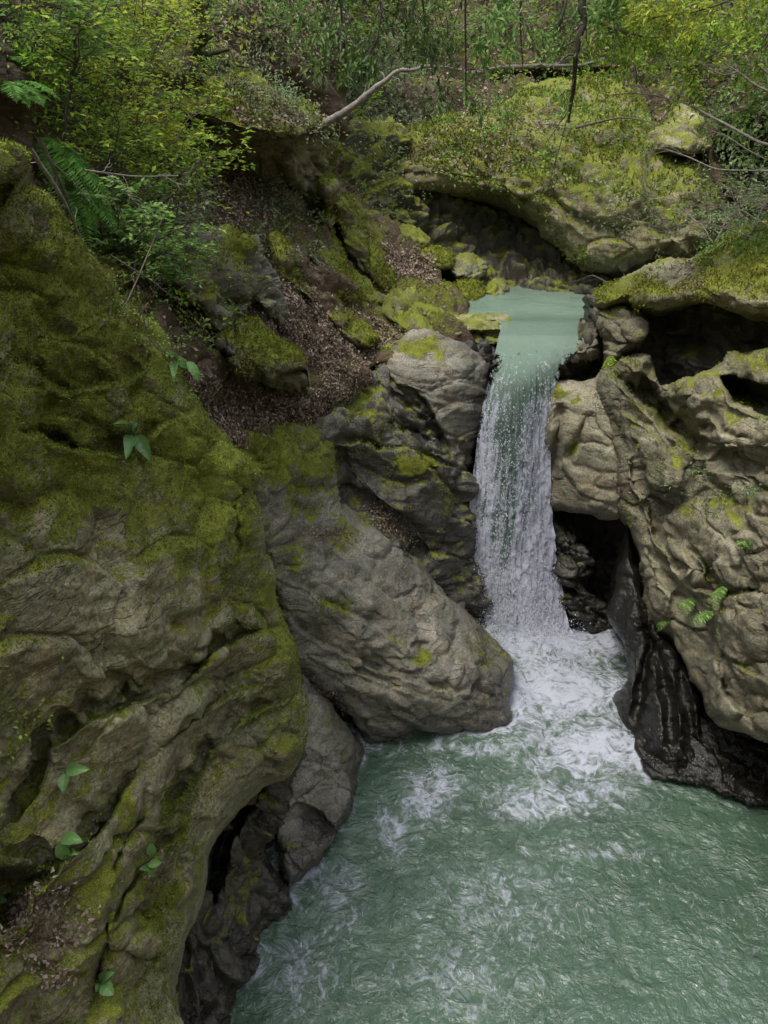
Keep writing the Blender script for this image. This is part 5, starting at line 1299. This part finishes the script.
limb('hanging_branch', 'short dark branch stub left of the thick hanging stem', 'branch', [(580, -160, 10.0), (575, -60, 10.0), (566, 5, 9.9), (555, 32, 9.9)], .03, .01, 'bark', 'branches hanging in at the top', 6, .4, 171, 'leaf_mid', 8, .06, .4)
for i, (pts, tw, fol, lb) in enumerate([
        ([(586, 5, 10.), (598, 22, 9.9), (622, 32, 9.8), (650, 38, 9.7), (690, 36, 9.5)], 26, 'leaf_bright', 'leafy side branch running right from the thick stem'),
        ([(860, -80, 9.0), (780, -20, 9.0), (700, 10, 9.1), (640, 20, 9.3)], 34, 'leaf_yellow', 'bright leafy branch along the top right edge'),
        ([(880, 40, 8.4), (800, 30, 8.6), (740, 40, 8.9), (690, 70, 9.3)], 30, 'leaf_bright', 'bright leafy branch below the top right one'),
        ([(700, -200, 9.4), (660, -90, 9.4), (630, -20, 9.5), (610, 10, 9.6)], 26, 'leaf_mid', 'dull green branch hanging near the thick stem'),
        ([(880, 130, 8.6), (800, 120, 8.8), (750, 110, 9.2), (710, 120, 9.6)], 22, 'leaf_mid', 'dull leafy branch in front of the dark hollow')]):
    limb('leafy_branch', lb, 'branch', pts, .016, .004, 'twig_dark', 'leafy branches at the top right', tw, .6, 180 + i, fol, 17, .065, .45, .12)
# bare twigs on the right
tw_ = [([(860, 165, 8.4), (768, 145, 8.6), (751, 138, 8.7), (717, 120, 9.0), (685, 103, 9.3), (666, 98, 9.5), (636, 93, 9.8), (612, 95, 10.), (595, 108, 10.2)], .018, 'long bare branch arching left across the crag'),
       ([(850, 120, 8.6), (768, 74, 8.8), (751, 51, 9.0), (743, 39, 9.1)], .016, 'bare pale twig rising steeply near the edge'),
       ([(850, 110, 8.6), (768, 91, 8.7), (737, 71, 8.9), (707, 51, 9.1)], .016, 'bare pale twig pointing up left below the steep one'),
       ([(737, 72, 8.9), (722, 75, 9.0), (702, 65, 9.2), (690, 62, 9.3)], .010, 'short flat side twig in the top right'),
       ([(860, 190, 8.5), (768, 160, 8.7), (727, 137, 9.0), (700, 126, 9.2)], .010, 'thin bare twig under the long arching branch'),
       ([(860, 180, 8.4), (768, 171, 8.6), (717, 169, 8.9), (688, 157, 9.1), (661, 149, 9.4), (630, 152, 9.7)], .010, 'bare twig lying level across the crag face'),
       ([(860, 260, 8.0), (768, 225, 8.9), (730, 205, 9.4), (690, 205, 9.8), (640, 190, 10.3)], .009, 'thin grey twig tangled above the mossy cap'),
       ([(760, 240, 9.4), (700, 222, 10.0), (660, 232, 10.4), (620, 215, 10.8)], .008, 'thin grey twig low in front of the crag')]
for i, (pts, r, lb) in enumerate(tw_):
    limb('bare_twig', lb, 'twig', pts, r, .003, 'twig', 'bare twigs on the right', 8, .6, 200 + i, droop=.05)
for i, (px, py) in enumerate([(700, 215), (735, 200), (765, 205), (745, 165), (765, 120)]):
    b_ = at(px + 20, py + 25, 9.6 + .2 * i) if px > 720 else surf(CAP, px, 250)[0]
    plant('right_shrub', ['small leafy shrub on the left end of the mossy cap', 'leafy shrub behind the mossy cap, under the bare twigs', 'leafy shrub at the edge behind the mossy cap', 'shrub in front of the dark hollow', 'shrub above the dark hollow at the edge'][i], 'shrub', 'shrubs behind the mossy cap',
          surf(CAP, min(px + 12, 790), 235 + 8 * (i % 2))[0] if i < 3 else surf(FH, px, py + 10)[0], up, .8 if i < 3 else 1.6, .7 if i < 3 else 1.3, 4, 9, 9, .055 if i < 3 else .10, 'leaf_grey' if i % 2 else 'leaf_mid', 'twig', seed=230 + i)
# dry brush under the overhanging crag edge
limb('bare_twig', 'bare driftwood twig lying by the upper pool', 'twig', [(608, 283, 12.2), (592, 276, 12.6), (575, 282, 13.0), (556, 284, 13.4)], .018, .005, 'bark', 'bare twigs on the right', 6, .5, 215, droop=.0)
# tree stump trunk on the left and the arching bare branch
limb('curved_tree', 'curved mossy tree trunk above the overhanging boulder', 'tree', [(192, 60, 10.2), (193, 50, 10.2), (200, 35, 10.1), (202, 15, 10.1), (196, -20, 10.0), (190, -120, 9.9), (200, -260, 9.7)], .085, .05, 'bark_moss', None, 10, .8, 240, 'leaf_yellow', 10, .07, .5, .1, main='trunk')
limb('arching_branch', 'pale bare branch arching from the overhanging boulder', 'branch', [(326, 124, 11.3), (338, 117, 11.2), (354, 106, 11.1), (368, 94, 11.1), (384, 80, 11.1), (404, 70, 11.1), (430, 67, 11.2), (462, 69, 11.4)], .055, .012, 'twig', None, 7, .5, 241, droop=.1)
limb('fallen_log', 'dead pale log lying above the dark gap on the far slope', 'log', [(470, 74, 19.0), (500, 68, 19.0), (540, 66, 19.0), (580, 65, 19.1), (605, 58, 19.3)], .055, .03, 'log', None, 4, .9, 242, droop=0)
for i, (pts, lb) in enumerate([([(486, 66, 17.5), (490, 90, 17.3), (484, 120, 17.2)], 'thin dead stem standing below the fallen log'), ([(575, 128, 14.2), (620, 118, 14.0), (650, 122, 13.8)], 'thin dead branch lying on top of the crag'), ([(567, 120, 10.2), (556, 160, 10.4), (545, 200, 10.6)], 'hair thin vine hanging below the thick stem')]):
    limb('dead_twig', lb, 'stem', pts, .022 if i < 2 else .006, .006 if i < 2 else .003, 'twig_dark', 'dead stems about the crag', 4, .4, 250 + i)
# dead roots and brush along the cliff top edge
for i, (pts, lb) in enumerate([([(30, 150, 4.35), (50, 178, 4.5), (66, 205, 4.6), (80, 235, 4.75), (88, 252, 4.85)], 'pale dead root trailing down the cliff edge'), ([(40, 140, 4.5), (60, 182, 4.6), (74, 220, 4.75)], 'dead root beside the pale one on the cliff edge'),
                                ([(110, 255, 5.2), (150, 280, 5.4), (176, 300, 5.6)], 'brown twig fallen across the cliff top'), ([(84, 170, 5.2), (130, 176, 5.6), (178, 176, 6.2)], 'long straight dry twig lying across the shrubs'), ([(105, 330, 5.0), (128, 300, 5.1), (170, 200, 6.4)], 'thin stem leaning up from the cliff edge'),
                                ([(138, 285, 5.05), (142, 310, 5.05), (148, 335, 5.05), (158, 350, 5.05)], 'dead root hanging off the mossy cliff crest')]):
    limb('dead_root', lb, 'root', pts, .014 if i < 2 else .007, .004, 'twig' if i in (0, 3) else 'twig_dark', 'dead roots and twigs on the cliff top', 5, .25, 260 + i, droop=.1)

# unseen bank behind the viewpoint, added and raised to block low sky light
gx = np.linspace(-26, 26, 80); gt = np.linspace(0, 1, 40)
X, T = np.meshgrid(gx, gt)
P = np.stack([X.ravel(), -3.6 - 8 * T.ravel() + .012 * X.ravel() ** 2, 2.0 + 12 * T.ravel()], -1)
P += .5 * np.stack([fbm(P * .4, 3, 400), fbm(P * .4, 3, 401), fbm(P * .4, 3, 402)], -1)
tag(mesh('unseen_near_bank', P, grid_faces(80, 40), M['soil'], attrs={'moss': np.full(len(P), .5), 'wet': 0 * P[:, 0], 'brown': np.full(len(P), .5)}), kind='structure')
gy_ = np.linspace(-4, 22, 60)
Yg, T = np.meshgrid(gy_, gt)
P = np.stack([5.0 + 7 * T.ravel() + .03 * (Yg.ravel() - 4) ** 2 * (Yg.ravel() > 4), Yg.ravel(), -1 + 15 * T.ravel()], -1)
P += .5 * np.stack([fbm(P * .4, 3, 410), fbm(P * .4, 3, 411), fbm(P * .4, 3, 412)], -1)
tag(mesh('unseen_right_bank', P, grid_faces(60, 40)[:, ::-1], M['soil'], attrs={'moss': np.full(len(P), .4), 'wet': 0 * P[:, 0], 'brown': np.full(len(P), .6)}), kind='structure')  # unseen bank on the right, added close in to cut sky light
